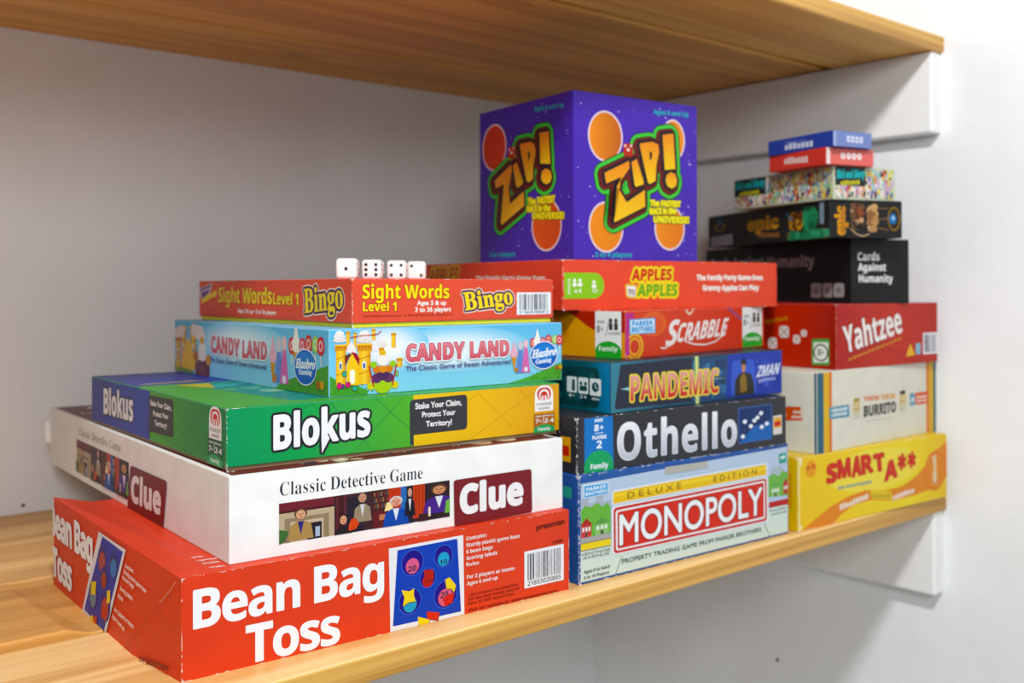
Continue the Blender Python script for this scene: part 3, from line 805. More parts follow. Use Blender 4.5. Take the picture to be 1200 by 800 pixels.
def cream(p, q, n, seed):
    a0, b0, a1, b1 = q; w, h = a1 - a0, b1 - b0; c = (a0 + a1) / 2
    p.disc(c, b0 + h * .18, w * .54, h * .2, '#e6e0dc'); p.disc(c, b0 + h * .48, w * .46, h * .3, '#ece6e2'); p.disc(c, b0 + h * .72, w * .34, h * .28, '#f1ece8')
    p.scatter(a0 + w * .12, b0 + h * .1, a1 - w * .12, b0 + h * .8, '#c9b3bb', n, w * .022, seed)
tower(p, [15.2, 38.2, 18.5, 49.4], win=False); tower(p, [21.8, 38.0, 24.2, 48.8], win=False); tower(p, [38.3, 43.3, 41.5, 50.9], win=False)
tower(p, [56.5, 36.6, 60.5, 46.8], win=False)
p.poly([14.2, 34.9, 16.1, 39.0, 19.5, 43.1, 23.3, 37.9, 24.2, 32.8], '#ece6ea'); p.poly([37.8, 34.8, 39.3, 43.2, 43.7, 43.1, 47.6, 34.4], '#e9e6ee')
tower(p, [45.1, 25.1, 49.1, 35.2], win=False); cream(p, [44.2, 37.9, 52.2, 46.2], 20, 7)
tower(p, [61.7, 20.8, 66.6, 25.8], win=False)
tower(p, [6.0, 8.7, 14.7, 36.7]); cream(p, [3.5, 42.7, 14.7, 51.8], 60, 1)
tower(p, [25.9, 8.7, 37.0, 35.7]); cream(p, [24.4, 41.9, 37.8, 51.4], 70, 2)
p.poly([15.1, 8.9, 15.2, 24.8, 19.9, 33.8, 26.1, 24.3, 25.9, 8.3], '#f4c84a')
p.rect(*[18.0, 9.6, 22.8, 21.1], '#fbf1c8', 3); p.rect(*[19.0, 9.9, 21.7, 20.3], '#fffdf0', 2)
p.poly([13.7, 24.1, 13.7, 32.0, 19.4, 31.7, 19.4, 33.8], '#7a3a24'); p.poly([14.2, 24.0, 19.9, 34.2, 26.6, 23.4, 26.6, 25.9, 20.2, 35.1], '#b02a38'); p.poly([20.2, 34.7, 26.6, 23.4, 26.6, 29.3, 24.2, 33.6], '#9a2434')
p.line([18.5, 46.1, 22.3, 46.5, 26.2, 47.1, 37.8, 47.6, 43.7, 48.2, 46.7, 50.7], .8, '#c0402c')
p = Print(b, 'f', 'candy_picture')
for q, c in (([6.9, 6.5, 10.5, 10.9], '#d8227a'), ([14.6, 7.1, 18.4, 11.2], '#d8227a'), ([10.9, 6.7, 13.2, 9.5], '#7a3aa0'), ([20.3, 4.2, 24.7, 7.9], '#3aa890'), ([11.6, 15.8, 15.0, 19.6], '#3aa890'), ([60.4, 13.9, 62.5, 17.3], '#8cc060')):
    a0, b0, a1, b1 = q; p.rect(a0 - .4, b0 - .3, a1 + .4, b1 + .5, '#3a4a30', (a1 - a0) * .5); p.rect(a0, b0, a1, b1, c, (a1 - a0) * .45)
# heap of sweets where the photo has its long-robed figure
q = [33.8, 3.5, 62.7, 36.4]; a0, b0, a1, b1 = q; w_, h_ = a1 - a0, b1 - b0
for u, v, r, c in ((.12, .1, .13, '#c8cc30'), (.88, .1, .13, '#d8c832'), (.5, .12, .3, '#a8c838'), (.3, .28, .17, '#5a3060'), (.68, .28, .17, '#63345c'), (.5, .36, .2, '#4c2a54'), (.3, .5, .13, '#d87a24'), (.7, .5, .13, '#d87a24'), (.5, .5, .13, '#e0902c'), (.2, .62, .11, '#98c83c'), (.82, .62, .11, '#98c83c'), (.5, .72, .2, '#efeae6'), (.5, .9, .1, '#e8b832')):
    p.disc(a0 + w_ * u, b0 + h_ * v, w_ * r, w_ * r * .8, c)
p.line([a0 + w_ * .2, b0 + h_ * .08, a0 + w_ * .06, b0 + h_ * .6], 1.2, '#b03028'); p.line([a0 + w_ * .8, b0 + h_ * .08, a0 + w_ * .94, b0 + h_ * .6], 1.2, '#b03028')
def sweets(p, q, seed):
    """ice-cream cones and lollipops along a strip"""
    a0, b0, a1, b1 = q; w, h = a1 - a0, b1 - b0
    for u, v, s_, kind, c in ((.08, .45, .5, 'c', '#e7b2c4'), (.2, .5, .8, 'g', '#6a8cd0'), (.3, .55, .6, 'g', '#d872b0'), (.44, .72, .5, 'l', '#d8403c'), (.52, .7, .6, 'c', '#f4f0e8'), (.63, .74, .4, 'l', '#d0566a'), (.74, .78, .55, 'l', '#cf4030'), (.86, .78, .45, 'l', '#9ccc5c'), (.95, .76, .6, 'l', '#d83a4c')):
        x, y, r = a0 + w * u, b0 + h * v, w * .075 * (.7 + s_ * .5)
        if kind == 'l':
            p.rect(x - r * .1, y - h * .35, x + r * .1, y, '#efe8e0'); p.disc(x, y, r * .85, r, c); p.disc(x, y, r * .5, r * .6, mix(c, '#fff', .45)); p.disc(x, y, r * .25, r * .3, c)
        elif kind == 'c':
            p.poly([x - r * .8, y, x + r * .8, y, x, y - r * 3.2], '#cf9038'); p.disc(x, y + r * .3, r, r * .9, c); p.poly([x - r * .7, y + r * .7, x + r * .7, y + r * .7, x, y + r * 3], c)
        else:
            p.poly([x - r * 1.1, b0, x + r * 1.1, b0, x + r * .4, y + r * .6, x - r * .4, y + r * .6], c); p.disc(x, y + r * 1.2, r * .6, r * .8, mix(c, '#f4e6d8', .6))
    for k, u in enumerate((.12, .3, .9, .97)): p.disc(a0 + w * u, b0 + h * .08, w * .035, w * .035, ('#c87828', '#e8e0f0', '#a86a2c', '#d8a040')[k])
p = Print(b, 'f', 'candy_picture'); sweets(p, [178.0, 9.2, 238.9, 45.7], 1)
def hasbro(p, c, rx, ry, t1, t2):
    p.disc(c[0], c[1], rx + .9, ry + .9, '#eef4fa'); p.disc(c[0], c[1], rx, ry, '#1d62c0'); p.disc(c[0], c[1] + ry * .2, rx * .85, ry * .68, '#2c80d4')
    p = p.sub(); p.text('Hasbro', t1, '#f4f8fc', font='seri', fat=.25); p.text('Gaming', t2, '#eef4fa', font='seri', fat=.12)
p = Print(b, 'f', 'maker_badge'); hasbro(p, [217.2, 23.7], 15.5, 12, [203.1, 21.5, 231.7, 23.6, 203.2, 28.5], [207.6, 16.2, 226.3, 17.5, 207.6, 20.1])
p = Print(b, 'f', 'title_lettering')
for t_, q in (('CANDY', [70.5, 25.1, 128.4, 25.1, 70.5, 38.5]), ('LAND', [135.0, 25.3, 176.7, 25.4, 135.0, 38.2])):
    p.text(t_, q, '#e58a92', outs=[(2.0, '#eef6fb'), (.95, '#a8485f')], fat=.25, col2='#d4606e')
p = Print(b, 'f', 'tagline_lettering')
p.text('The Classic Game of Sweet Adventures!', [69.7, 17.3, 179.2, 18.1, 69.7, 21.1], '#5c5484', font='human', fat=.15)
p = Print(b, 'l', 'printed_panel')
p.grad(.8, .8, b.d - .8, b.h - .8, [(0, '#8fd2ee'), (.55, '#7fc8ea'), (1, '#6abbe6')], 't')
q = [162.8, 33.9]; p.glow(q[0], q[1], 105, 21, '#e4f2fa', '#80c9ea')
p.poly([234.4, -1.0, 253.8, 7.3, 290.7, 15.6, 325.2, 23.4] + [b.d - .8, 25, b.d - .8, .8, 230, .8], '#4f9c3a'); p.scatter(240, 1, b.d - 1, 12, '#3a8430', 70, .9, 5)
p.poly([.8, .8, 60, .8, 30, 8, .8, 10], '#7a9a48')
p = Print(b, 'l', 'castle_picture')
for q in ([5.1, 5.3, 16.6, 31.8], [19.4, 5.1, 32.3, 40.5], [45.4, 4.6, 59.4, 40.5]): tower(p, q, '#dd9c38', '#b8742a')
p.poly([26.7, 5.5, 26.7, 24.0, 37.8, 36.7, 49.7, 25.0, 49.7, 3.9], '#eec050'); p.poly([0.5, 43.7, 16.6, 47.3, 33.4, 44.7, 22.2, 36.1, 2.3, 34.3], '#e8d8d8'); p.poly([44.4, 41.0, 49.8, 50.2, 76.2, 47.9, 83.9, 36.4, 65.7, 33.7], '#e8dcdc')
q = [75.1, 14.3]
for dx, dy, r, c in ((0, 12, 9, '#e8e4e0'), (0, 3, 12, '#e4e0de'), (-6, -8, 12, '#63405c'), (8, -8, 12, '#5a3050'), (0, -16, 14, '#7a4a50'), (0, 20, 5, '#e0b040'), (-16, 4, 7, '#b07038'), (16, 2, 7, '#c89050')): p.disc(q[0] + dx, q[1] + dy, r, r * .75, c)
p = Print(b, 'l', 'candy_picture'); sweets(p, [225.6, 5.3, 325.3, 50.3], 2)
p = Print(b, 'l', 'maker_badge'); hasbro(p, [293.6, 21.5], 19, 14, [276.7, 20.2, 310.7, 20.9, 276.7, 27.5], [282.5, 15.1, 305.5, 16.1, 282.5, 19.2])
p = Print(b, 'l', 'title_lettering')
for t_, q in (('CANDY', [99.0, 24.8, 164.6, 23.5, 99.0, 39.7]), ('LAND', [171.7, 23.3, 222.0, 23.9, 171.8, 37.6])):
    p.text(t_, q, '#dd8490', outs=[(2.0, '#e8f4fa'), (.9, '#9a4464')], fat=.2, col2='#c85a6a')
p = Print(b, 'l', 'tagline_lettering')
p.text('The Classic Game of Sweet Adventures!', [95.5, 15.5, 222.0, 15.1, 95.5, 19.7], '#55608c', font='human', fat=.15)
wear(b, 31, .35)

# ---- flat red word game
b = Box('bingo', 'flat red box with yellow lettering and a yellow tray, carrying four dice', '#e04a2c', tray='#d8cc1e', tray_h=4.6)
YL = '#f4e23c'
def bingo(p, q, k=1.0): p.text('Bingo', q, '#f6d83a', font='serif', outs=[(3.0 * k, '#f0dcc8'), (2.1 * k, '#4a2a54')], fat=.35)
p = Print(b, 'f', 'title_lettering')
for t_, q in (('Sight Words', [9.8, 23.9, 96.4, 23.5, 9.8, 35.1]), ('Level 1', [10.2, 13.7, 42.3, 13.6, 10.2, 20.8])):
    p.text(t_, q, YL, outs=[(.7, '#a83020')], fat=.12)
p = Print(b, 'f', 'tagline_lettering')
for t_, q in (('Ages 5 & up', [63.1, 17.9, 93.0, 17.9, 63.1, 21.5]), ('3 to 36 players', [61.1, 12.1, 97.9, 12.2, 61.1, 15.9])): p.text(t_, q, '#f4ece4', font='human', fat=.2)
p.text('\u00a92012 TREND enterprises, Inc.  St. Paul, MN 55164 U.S.A.  Made in U.S.A.', [9.8, 8.6, 101.1, 8.6, 9.8, 10.2], '#8a2418')
p = Print(b, 'f', 'title_badge'); bingo(p, [113.7, 12.8, 167.9, 17.8, 111.0, 27.8])
barcode(b, 'f', [172.1, 7.6, 213.4, 27.9], 9, '0 78628 06068 5')
p = Print(b, 'l', 'title_lettering')
for t_, q in (('Sight Words', [49.4, 18.5, 168.8, 17.8, 49.9, 33.2]), ('Level 1', [171.7, 17.8, 220.6, 17.5, 171.7, 28.0])):
    p.text(t_, q, '#f0de3a', outs=[(.8, '#9a2c1c')], fat=.12)
p = Print(b, 'l', 'tagline_lettering'); p.text('Ages 5 & up \u2022 2 to 36 players', [95.1, 9.1, 177.4, 8.3, 95.1, 12.8], '#f4ece4', font='human', fat=.2)
p = Print(b, 'l', 'title_badge'); bingo(p, [232.6, 11.0, 298.6, 16.4, 231.1, 31.2], 1.2)
p = Print(b, 'l', 'maker_badge')
p.poly([-0.3, 31.8, 35.3, 38.4, 30.2, 29.5, 9.3, 16.4], '#e8dcd8'); p.poly([2.4, 31.4, 33.2, 37.3, 28.1, 30.1, 10.8, 18.8], '#6a3a86')
p.poly([6.6, 19.6, 18.7, 25.3, 32.7, 27.4, 44.4, 30.9, 45.4, 24.4, 30.1, 22.3, 20.8, 19.7, 7.1, 16.8], '#f0d63a')
p.text('trend', [6.6, 27.4, 30.2, 32.0, 6.6, 30.5], '#e8dff0')
wear(b, 37, .9)
bingo_top = (b.root.matrix_basis.copy(), b.h)

# ================================================================ middle stack
# ---- property trading game
b = Box('mono', 'pale box with blue edges and a red title plate, under the black silver-lettered box', '#1f529c')
p = Print(b, 'f', 'printed_panel')
qi = [-299.3, 164.3]
I = [2.7, 88.0, 297.1, 91.4, 297.1, 2.0, 2.3, 2.2]
p.quad([I[6], I[7], I[4], I[5], I[2], I[3], I[0], I[1]], '#b9cbe0')
g0, g1 = I[7], I[1]
p.poly([I[6], I[7], I[4], I[5]] + [297.3, 30.4, 2.4, 32.5], '#d3e3da')
p = Print(b, 'f', 'park_print')
p.poly([2.9, 36.9, 3.1, 74.6, 12.2, 75.2, 12.2, 69.8, 20.8, 69.6, 20.9, 76.8, 29.7, 75.7, 29.6, 69.3, 39.0, 69.9, 38.9, 34.9], '#a9b4c0')
p.poly([3.0, 40.5, 3.1, 64.8, 8.5, 68.5, 14.6, 65.9, 22.1, 69.4, 28.3, 64.9, 34.7, 67.7, 39.0, 63.4, 38.9, 40.4], '#6db24a')
p = Print(b, 'f', 'park_print')
p.poly([268.0, 65.3, 271.5, 75.6, 278.3, 70.5, 283.6, 74.2, 290.5, 68.0, 294.0, 64.4], '#aebac4'); p.poly([264.7, 42.2, 264.9, 63.5, 273.1, 65.8, 281.8, 62.6, 288.8, 67.2, 297.6, 64.0, 297.4, 40.1], '#72b452')
def house(p, q, c, rc):
    p = Print(b, 'f', 'house_print'); a0, b0, a1, b1 = q; w, h = a1 - a0, b1 - b0
    p.rect(a0, b0, a1, b0 + h * .65, c); p.poly([a0 - w * .1, b0 + h * .62, a1 + w * .1, b0 + h * .62, (a0 + a1) / 2, b1], rc)
    for u in (.12, .42, .7): p.rect(a0 + w * u, b0 + h * .3, a0 + w * (u + .17), b0 + h * .52, '#e8f0ee')
    p.rect(a0 + w * .4, b0, a0 + w * .6, b0 + h * .26, '#4a4a40')
house(p, [3.0, 40.5, 15.3, 57.6], '#c8504a', '#a83a38'); house(p, [19.5, 40.7, 36.4, 55.5], '#8cc072', '#5c9a4c')
house(p, [268.8, 41.7, 284.2, 56.9], '#8cc072', '#6aa654'); house(p, [289.7, 42.2, 297.9, 58.5], '#c8504a', '#b04040')
p = Print(b, 'f', 'street_strip')
p.poly([2.7, 36.0, 2.7, 40.5, 38.9, 40.4, 38.9, 34.9], '#a8a8a4')
p.poly([2.4, 29.8, 2.4, 35.5, 38.9, 35.3, 38.9, 29.4], '#ecd21e'); p.line([2.4, 29.3, 38.9, 28.8], .5, '#303030'); p.line([2.5, 35.7, 38.9, 35.5], .5, '#303030')
p = Print(b, 'f', 'street_strip')
p.poly([265.3, 31.1, 265.4, 36.8, 297.7, 36.9, 297.7, 30.8], '#b83a38')
p = Print(b, 'f', 'street_lettering')
p.text('VENTNOR', [2.6, 24.7, 38.3, 24.3, 2.7, 27.4], '#2c3a34', font='human'); p.text('AVENUE', [4.6, 21.5, 37.0, 21.2, 4.6, 23.9], '#2c3a34', font='human')
p = Print(b, 'f', 'street_lettering'); p.text('PACIFIC', [266.7, 26.7, 296.6, 26.4, 266.7, 28.8], '#2c3a34', font='human'); p.text('AVENUE', [269.4, 22.9, 294.5, 22.8, 269.4, 25.0], '#2c3a34', font='human')
p.line([52.8, 16.9, 43.9, 0.9], .6, '#3a4a44'); p.line([257.4, 16.7, 266.5, 2.2], .6, '#3a4a44')
p = Print(b, 'f', 'edition_banner')
p.quad([40.0, 64.2, 263.5, 64.5, 262.9, 78.6, 40.1, 77.5], '#dfe6ec', 3)
p.quad([41.8, 65.5, 261.5, 66.0, 260.5, 76.8, 41.9, 75.8], '#e8bf24', 1); p.poly([41.9, 71.4, 260.8, 71.8, 260.5, 74.6, 41.9, 73.8], '#f2d452')
p = p.sub(); p.text('D E L U X E', [59.8, 67.9, 131.6, 68.1, 59.8, 73.3], '#8a6a1c', font='human', fat=.15); p.text('E D I T I O N', [178.7, 68.4, 245.0, 68.6, 178.8, 73.7], '#8a6a1c', font='human', fat=.15)
p = Print(b, 'f', 'title_plate')
p.quad([39.8, 19.3, 264.6, 17.2, 264.2, 64.0, 39.5, 63.4], '#e4e8ec', 5)
p.quad([42.4, 20.7, 261.8, 18.8, 261.5, 62.4, 42.1, 61.7], '#c8403c', 4); p.quad([45.0, 22.8, 259.1, 21.3, 258.7, 60.4, 44.6, 59.2], '#e8ecee', 3)
p.quad([47.1, 24.4, 256.8, 23.4, 256.7, 58.6, 47.0, 57.4], '#d63c30', 2)
p.sub().text('MONOPOLY', [49.7, 27.5, 254.1, 27.1, 49.8, 54.0], '#f2f4f6', font='human', outs=[(1.7, '#8f2a2c')], fat=.6)
p = Print(b, 'f', 'maker_badge')
p.quad([5.5, 75.0, 36.0, 75.1, 35.5, 86.2, 5.6, 86.6], '#e8f2f8', 1); p.quad([6.5, 75.6, 35.2, 75.7, 34.8, 85.3, 6.6, 85.7], '#3fa0dc')
p = p.sub(); p.text('PARKER', [9.0, 80.7, 33.0, 81.0, 9.0, 84.0], '#f0f6fa'); p.text('BROTHERS', [8.0, 76.9, 34.0, 77.0, 8.0, 79.8], '#f0f6fa')
p = Print(b, 'f', 'tagline_lettering')
p.text('PROPERTY TRADING GAME FROM PARKER BROTHERS', [52.7, 10.1, 252.3, 9.2, 52.7, 14.1], '#4a5a52', font='human', fat=.1)
p.text('Ages 8 to Adult', [5.8, 9.3, 37.7, 9.3, 5.8, 12.0], '#2c3a34'); p.text('2 to 10 Players', [5.7, 4.4, 36.2, 4.4, 5.7, 6.9], '#2c3a34')
p = Print(b, 'f', 'age_badge'); p.quad([282.9, 75.2, 294.8, 75.1, 294.2, 85.6, 282.3, 85.1], '#3aa08c'); p.marks([284.7, 79.3, 292.4, 79.5, 284.7, 83.1], '#e8f4f0', 2)
p = Print(b, 'f', 'tape'); p.quad([110.0, 83.7, 170.3, 83.7, 169.1, 90.1, 109.5, 90.8], '#b3b2ac')
p = Print(b, 'l', 'age_badge'); p.rect(b.d - 20, 74, b.d - 9, 84, '#3aa08c', 1)
wear(b, 41, 1.5)

# ---- black disc-flipping game
b = Box('oth', 'black box with big silver lettering lying on the pale blue-edged box', '#2c2d33', rough=.35)
p = Print(b, 'f', 'age_badge')
q = [9.1, 0.6, 44.2, -0.7, 43.0, 48.6, 9.1, 48.7]
p.quad(q, '#1c74c2')
gb = [9.1, 0.6, 44.2, -0.7, 44.3, 8.3]; pts = gb[:6]
c0 = [26.2, 19.4]; rx = (gb[2] - gb[0]) / 2
pts = [gb[0], gb[1], gb[2], gb[3]]
for k in range(11):
    g = math.pi * k / 10; pts += [c0[0] + rx * math.cos(g), gb[1] + 5 + (c0[1] - gb[1] - 5) * math.sin(g)]
p.poly(pts, '#22a060')
for t_, q in (('AGES', [21.1, 44.7, 31.1, 44.8, 21.1, 47.3]), ('8+', [20.8, 36.6, 32.0, 36.7, 20.8, 42.2]), ('PLAYERS', [18.6, 29.4, 35.4, 29.2, 18.6, 32.5]), ('2', [23.6, 21.1, 29.8, 21.0, 23.6, 27.7]), ('Family', [16.4, 3.3, 37.2, 3.0, 16.4, 7.7])): p.text(t_, q, '#eef4f8', fat=.12)
p.line([21.0, 34.6, 31.8, 34.5], .5, '#eef4f8')
p = Print(b, 'f', 'title_lettering')
p.text('Othello', [49.0, 7.5, 212.1, 6.0, 49.1, 40.6], '#f2f3f6', outs=[(1.0, '#3a4660')], fat=.6, col2='#b8bdca', track=1.06)
p = Print(b, 'f', 'picture')
p.quad([215.2, 6.7, 267.7, 7.2, 267.3, 43.3, 214.5, 42.9], '#4a6aa8'); p.quad([216.4, 7.6, 266.5, 8.2, 266.0, 42.4, 216.0, 41.8], '#1b3364')
p.poly([216.4, 7.6, 266.5, 8.2, 265.9, 26.1, 238.6, 22.3], '#2c66b0')
for u, v in ((955, 448), (985, 470), (1005, 440), (1035, 405), (1022, 430), (1060, 455), (1045, 468)):
    pass
for q in ([224.8, 28.3], [234.0, 23.1], [239.6, 28.3], [244.3, 30.9], [250.0, 35.0], [251.2, 20.8], [259.2, 23.6], [221.6, 13.7]):
    p.disc(q[0], q[1] - .6, 3.2, 2.1, '#10182c'); p.disc(q[0], q[1], 3.2, 2.1, '#e6ebf4')
p = Print(b, 'f', 'maker_badge')
p.quad([269.4, 11.0, 283.7, 11.3, 283.5, 30.9, 269.2, 30.4], '#d8d4cc', .6); p.quad([270.7, 17.9, 282.4, 18.1, 282.2, 28.9, 270.5, 28.4], '#e0a428'); p.quad([271.4, 19.5, 281.8, 19.8, 281.5, 24.8, 271.1, 24.5], '#c83428')
p = Print(b, 'l', 'maker_badge'); p.quad([b.d - 22, 10, b.d - 8, 10, b.d - 8, 32, b.d - 22, 32], '#e0a428'); p.rect(b.d - 20, 15, b.d - 10, 24, '#c83428')
wear(b, 47, 1.3)

# ---- dark teal cooperative game
b = Box('pan', 'dark teal box with red and yellow lettering lying on the black box', '#16495c', rough=.35)
p = Print(b, 'f', 'printed_panel')
p.grad(.8, .8, b.w - .8, b.h - .8, [(0, '#3f7f92'), (.3, '#2a5266'), (.62, '#2d4f78'), (.75, '#2b3fa0'), (1, '#3a4fb2')])
q = [5.3, 3.9, 175.3, 2.1, 179.0, 46.5, 13.5, 44.0]; p.quad(q, '#262a3a', 3)
q = [117.3, 2.5, 175.3, 2.1, 179.0, 45.5, 117.5, 44.4]; p.quad(q, '#2b4a72')
p.blobs(q[0], q[1], q[2], q[7], ['#2f568a', '#254064', '#376a96', '#223656', '#3f7aa0'], 40, 1.5, 6, 3)
p.quad([172.0, 2.9, 269.4, 1.3, 269.7, 44.5, 175.6, 45.2], '#3546a6', 2); p.blobs(*[220.1, 6.0, 267.8, 41.4], ['#2e3c98', '#3f56b8', '#4a62c4'], 20, 2, 6, 8)
p.quad([121.9, -1.2, 129.2, -1.4, 128.2, 47.4, 120.7, 47.4], '#88a870', 1); p.quad([123.8, -1.0, 127.0, -1.0, 126.0, 47.3, 122.9, 47.3], '#dfe29a')
p.poly([102.1, 24.3, 123.7, 25.3, 175.4, 22.1, 125.2, 22.5], '#8fb0a0')
p.poly([13.4, 21.9, 26.4, 23.2, 27.0, 19.5], '#8fc0c8')
p = Print(b, 'f', 'title_lettering')
p.text('PANDEMIC', [27.2, 9.9, 159.4, 8.7, 27.3, 33.0], '#e0a898', outs=[(1.9, '#e4d23e')], col2='#c92a1c', fat=.45)
p = Print(b, 'f', 'picture')
p.quad([180.4, 3.1, 225.4, 2.5, 220.4, 39.4, 182.3, 39.2], '#4a66c8', 6)
p.poly([186.4, 2.7, 187.2, 18.5, 194.1, 25.3, 202.7, 26.8, 215.0, 24.1, 220.2, 14.4, 221.2, 2.6], '#2a2624'); p.poly([196.4, 5.6, 195.8, 21.1, 202.7, 25.8, 206.9, 20.4, 207.8, 6.9], '#8a6c2c')
q = [202.1, 32.5]; p.disc(q[0], q[1], 3.6, 6.2, '#c08a66'); p.disc(q[0], q[1] + 3.6, 4.8, 4.6, '#191718'); p.poly([q[0] - 2.8, q[1] + 2.4, q[0] + 2.8, q[1] + 2.4, q[0] + 2, q[1] - 4, q[0] - 2, q[1] - 4], '#c08a66')
p = Print(b, 'f', 'maker_lettering')
p.text('ZMAN', [224.5, 20.0, 263.9, 21.4, 229.2, 31.4], '#dfe4f4', fat=.2); p.text('games', [228.0, 14.7, 259.4, 15.3, 228.0, 18.5], '#b8c4ea')
p = Print(b, 'l', 'printed_panel')
p.grad(.8, .8, b.d - .8, b.h - .8, [(0, '#12484c'), (.9, '#145058'), (1, '#2f80b0')]); p.rect(12, 4, b.d - 14, b.h - 6, '#123c40', 5)
p.blobs(b.d - 120, 5, b.d - 16, b.h - 8, ['#134448', '#0f3438', '#1a5256'], 40, 3, 9, 3)
p = Print(b, 'l', 'rule_icons')
for k, (q, t_) in enumerate((([216.7, 16.5, 229.9, 31.3], '8+'), ([231.7, 16.1, 244.6, 31.1], '2-4'), ([246.6, 15.4, 260.8, 31.0], '45min'))):
    a0, b0, a1, b1 = q; p.rect(a0, b0, a1, b1, '#dfe6e4', 1.5); c, e = (a0 + a1) / 2, (b0 + b1) / 2
    if k == 0: p.disc(c + 2, e + 3, 2, 2, '#1c4a4c'); p.rect(c, e - 6, c + 4, e + 1.5, '#1c4a4c', 1)
    if k == 1: p.disc(c - 3, e + 2, 1.8, 1.8, '#1c4a4c'); p.disc(c + 3, e + 2, 1.8, 1.8, '#1c4a4c'); p.rect(c - 5, e - 5, c + 5, e, '#1c4a4c', 2)
    if k == 2: p.disc(c, e, 4.6, 4.6, '#1c4a4c'); p.line([c, e + 3, c, e, c + 2.5, e - 1], .9, '#dfe6e4')
    p.small(t_, [a0 + 2.5, b0 - 4.2, a1 - 2.5, b0 - 4.2, 2.6], '#dfe6e4')
p = Print(b, 't', 'printed_panel'); p.rect(1, 1, b.w - 1, b.d - 1, '#1b242e')

# ---- word tile game
b = Box('scr', 'orange-red box with white slanted lettering between the dark teal and the long red box', '#d9482e')
p = Print(b, 'f', 'printed_panel')
p.grad(.8, .8, b.w - .8, b.h - .8, [(0, '#d8482e'), (1, '#d4402e')])
q = [47.1, 39.8]; p.disc(q[0], min(q[1], 32), 23, 12, '#e06a3c'); p.disc(q[0], min(q[1], 32), 16, 8, '#dd5a36')
p.rect(*[-4.7, 2.4, 13.6, 43.5], '#b83a86'); p.quad([-5.7, 1.7, 2.9, 1.9, 3.0, 14.4, -5.6, 13.8], '#e8883a')
q = [10.8, 11.2]
for r, c in ((18, '#e6b428'), (14.5, '#d4502e'), (12.5, '#e6a428'), (9, '#d0442e')):
    p.disc(q[0] + 4, q[1], r * .8, r * .72, c)
p.rect(*[-4.7, 3.5, 6.3, 19.9], '#c0408c')
for k in range(5): p.line([185.8, 45.7, 215.6, 31.6] if k == 0 else [a + k * 1.6 * ((i + 1) % 2) for i, a in enumerate([185.8, 45.7, 215.6, 31.6])], .5, '#8a5a8c')
for k in range(8):
    q = [112.2, 46.1]; g = math.pi + math.pi * k / 7; p.disc(q[0] + 7 * math.cos(g), q[1] + 2 + 7.5 * math.sin(g), 1.5, 1.5, '#ecd6c0', 0, 10)
p = Print(b, 'f', 'title_lettering')
p.text('S', [67.9, 9.2, 89.6, 11.1, 72.4, 33.3], '#f0e4e0', font='ital', fat=.5)
p.text('CRABBLE', [87.8, 12.4, 185.6, 16.0, 92.7, 30.7], '#f0e4e0', font='ital', fat=.35)
p.line([59.1, 8.4, 64.4, 7.0, 71.5, 8.5], 1.5, '#f0e4e0'); p.line([104.4, 12.5, 119.5, 9.0, 142.8, 7.6, 162.9, 10.1, 177.3, 15.9, 185.7, 23.8], 1.5, '#f0e4e0')
p = Print(b, 'f', 'maker_badge')
p.quad([6.3, 23.2, 49.8, 23.0, 49.5, 38.0, 6.1, 37.4], '#5ab0e4'); p.quad([8.3, 24.2, 47.7, 24.2, 47.5, 36.7, 8.0, 36.2], '#e8f2f8')
p = p.sub(); p.text('PARKER', [10.9, 30.8, 45.0, 30.9, 10.9, 35.3], '#3a9ada', fat=.3); p.text('BROTHERS', [10.2, 25.1, 45.7, 25.0, 10.2, 29.7], '#3a9ada', fat=.3)
def family(p, q, dark='#3a3a3a'):
    a0, b0, a1, b1 = q; w, h = a1 - a0, b1 - b0
    p.rect(a0, b0, a1, b1, '#e9ebe8')
    pts = [a0, b0, a1, b0]
    for k in range(11):
        g = math.pi * k / 10; pts += [(a0 + a1) / 2 + w / 2 * math.cos(g), b0 + h * .14 + h * .22 * math.sin(g)]
    p.poly(pts, '#36a43c'); p.small('Family', [a0 + w * .14, b0 + h * .15, a1 - w * .14, b0 + h * .15, h * .1], '#eef6ee')
    p.small('AGES', [a0 + w * .06, b0 + h * .74, a0 + w * .36, b0 + h * .74, h * .06], dark); p.small('8+', [a0 + w * .06, b0 + h * .54, a0 + w * .32, b0 + h * .54, h * .15], dark)
    p.line([a0 + w * .4, b0 + h * .46, a0 + w * .56, b0 + h * .86], w * .02, dark)
    for u in (.6, .8): p.disc(a0 + w * u, b0 + h * .8, w * .06, h * .05, dark); p.rect(a0 + w * (u - .07), b0 + h * .6, a0 + w * (u + .07), b0 + h * .75, dark, w * .03)
    p.small('2-4 PLAYERS', [a0 + w * .5, b0 + h * .5, a1 - w * .05, b0 + h * .5, h * .06], dark)
p = Print(b, 'f', 'age_badge'); family(p, [219.8, 1.1, 264.4, 45.8])
p = Print(b, 'l', 'printed_panel')
p.rect(.8, .8, b.d - .8, b.h - .8, '#d8961c'); p.poly([b.d - 70, b.h - .8, b.d - .8, b.h - .8, b.d - .8, 25, b.d - 22, 20, b.d - 45, 30], '#a82818')
p.disc(b.d - 110, 22, 42, 20, '#cf8818'); p.disc(b.d - 110, 22, 34, 15, '#dca024')
p = Print(b, 'l', 'age_badge'); family(p, [234.2, 0.1, 265.3, 45.0])
wear(b, 53, .6)

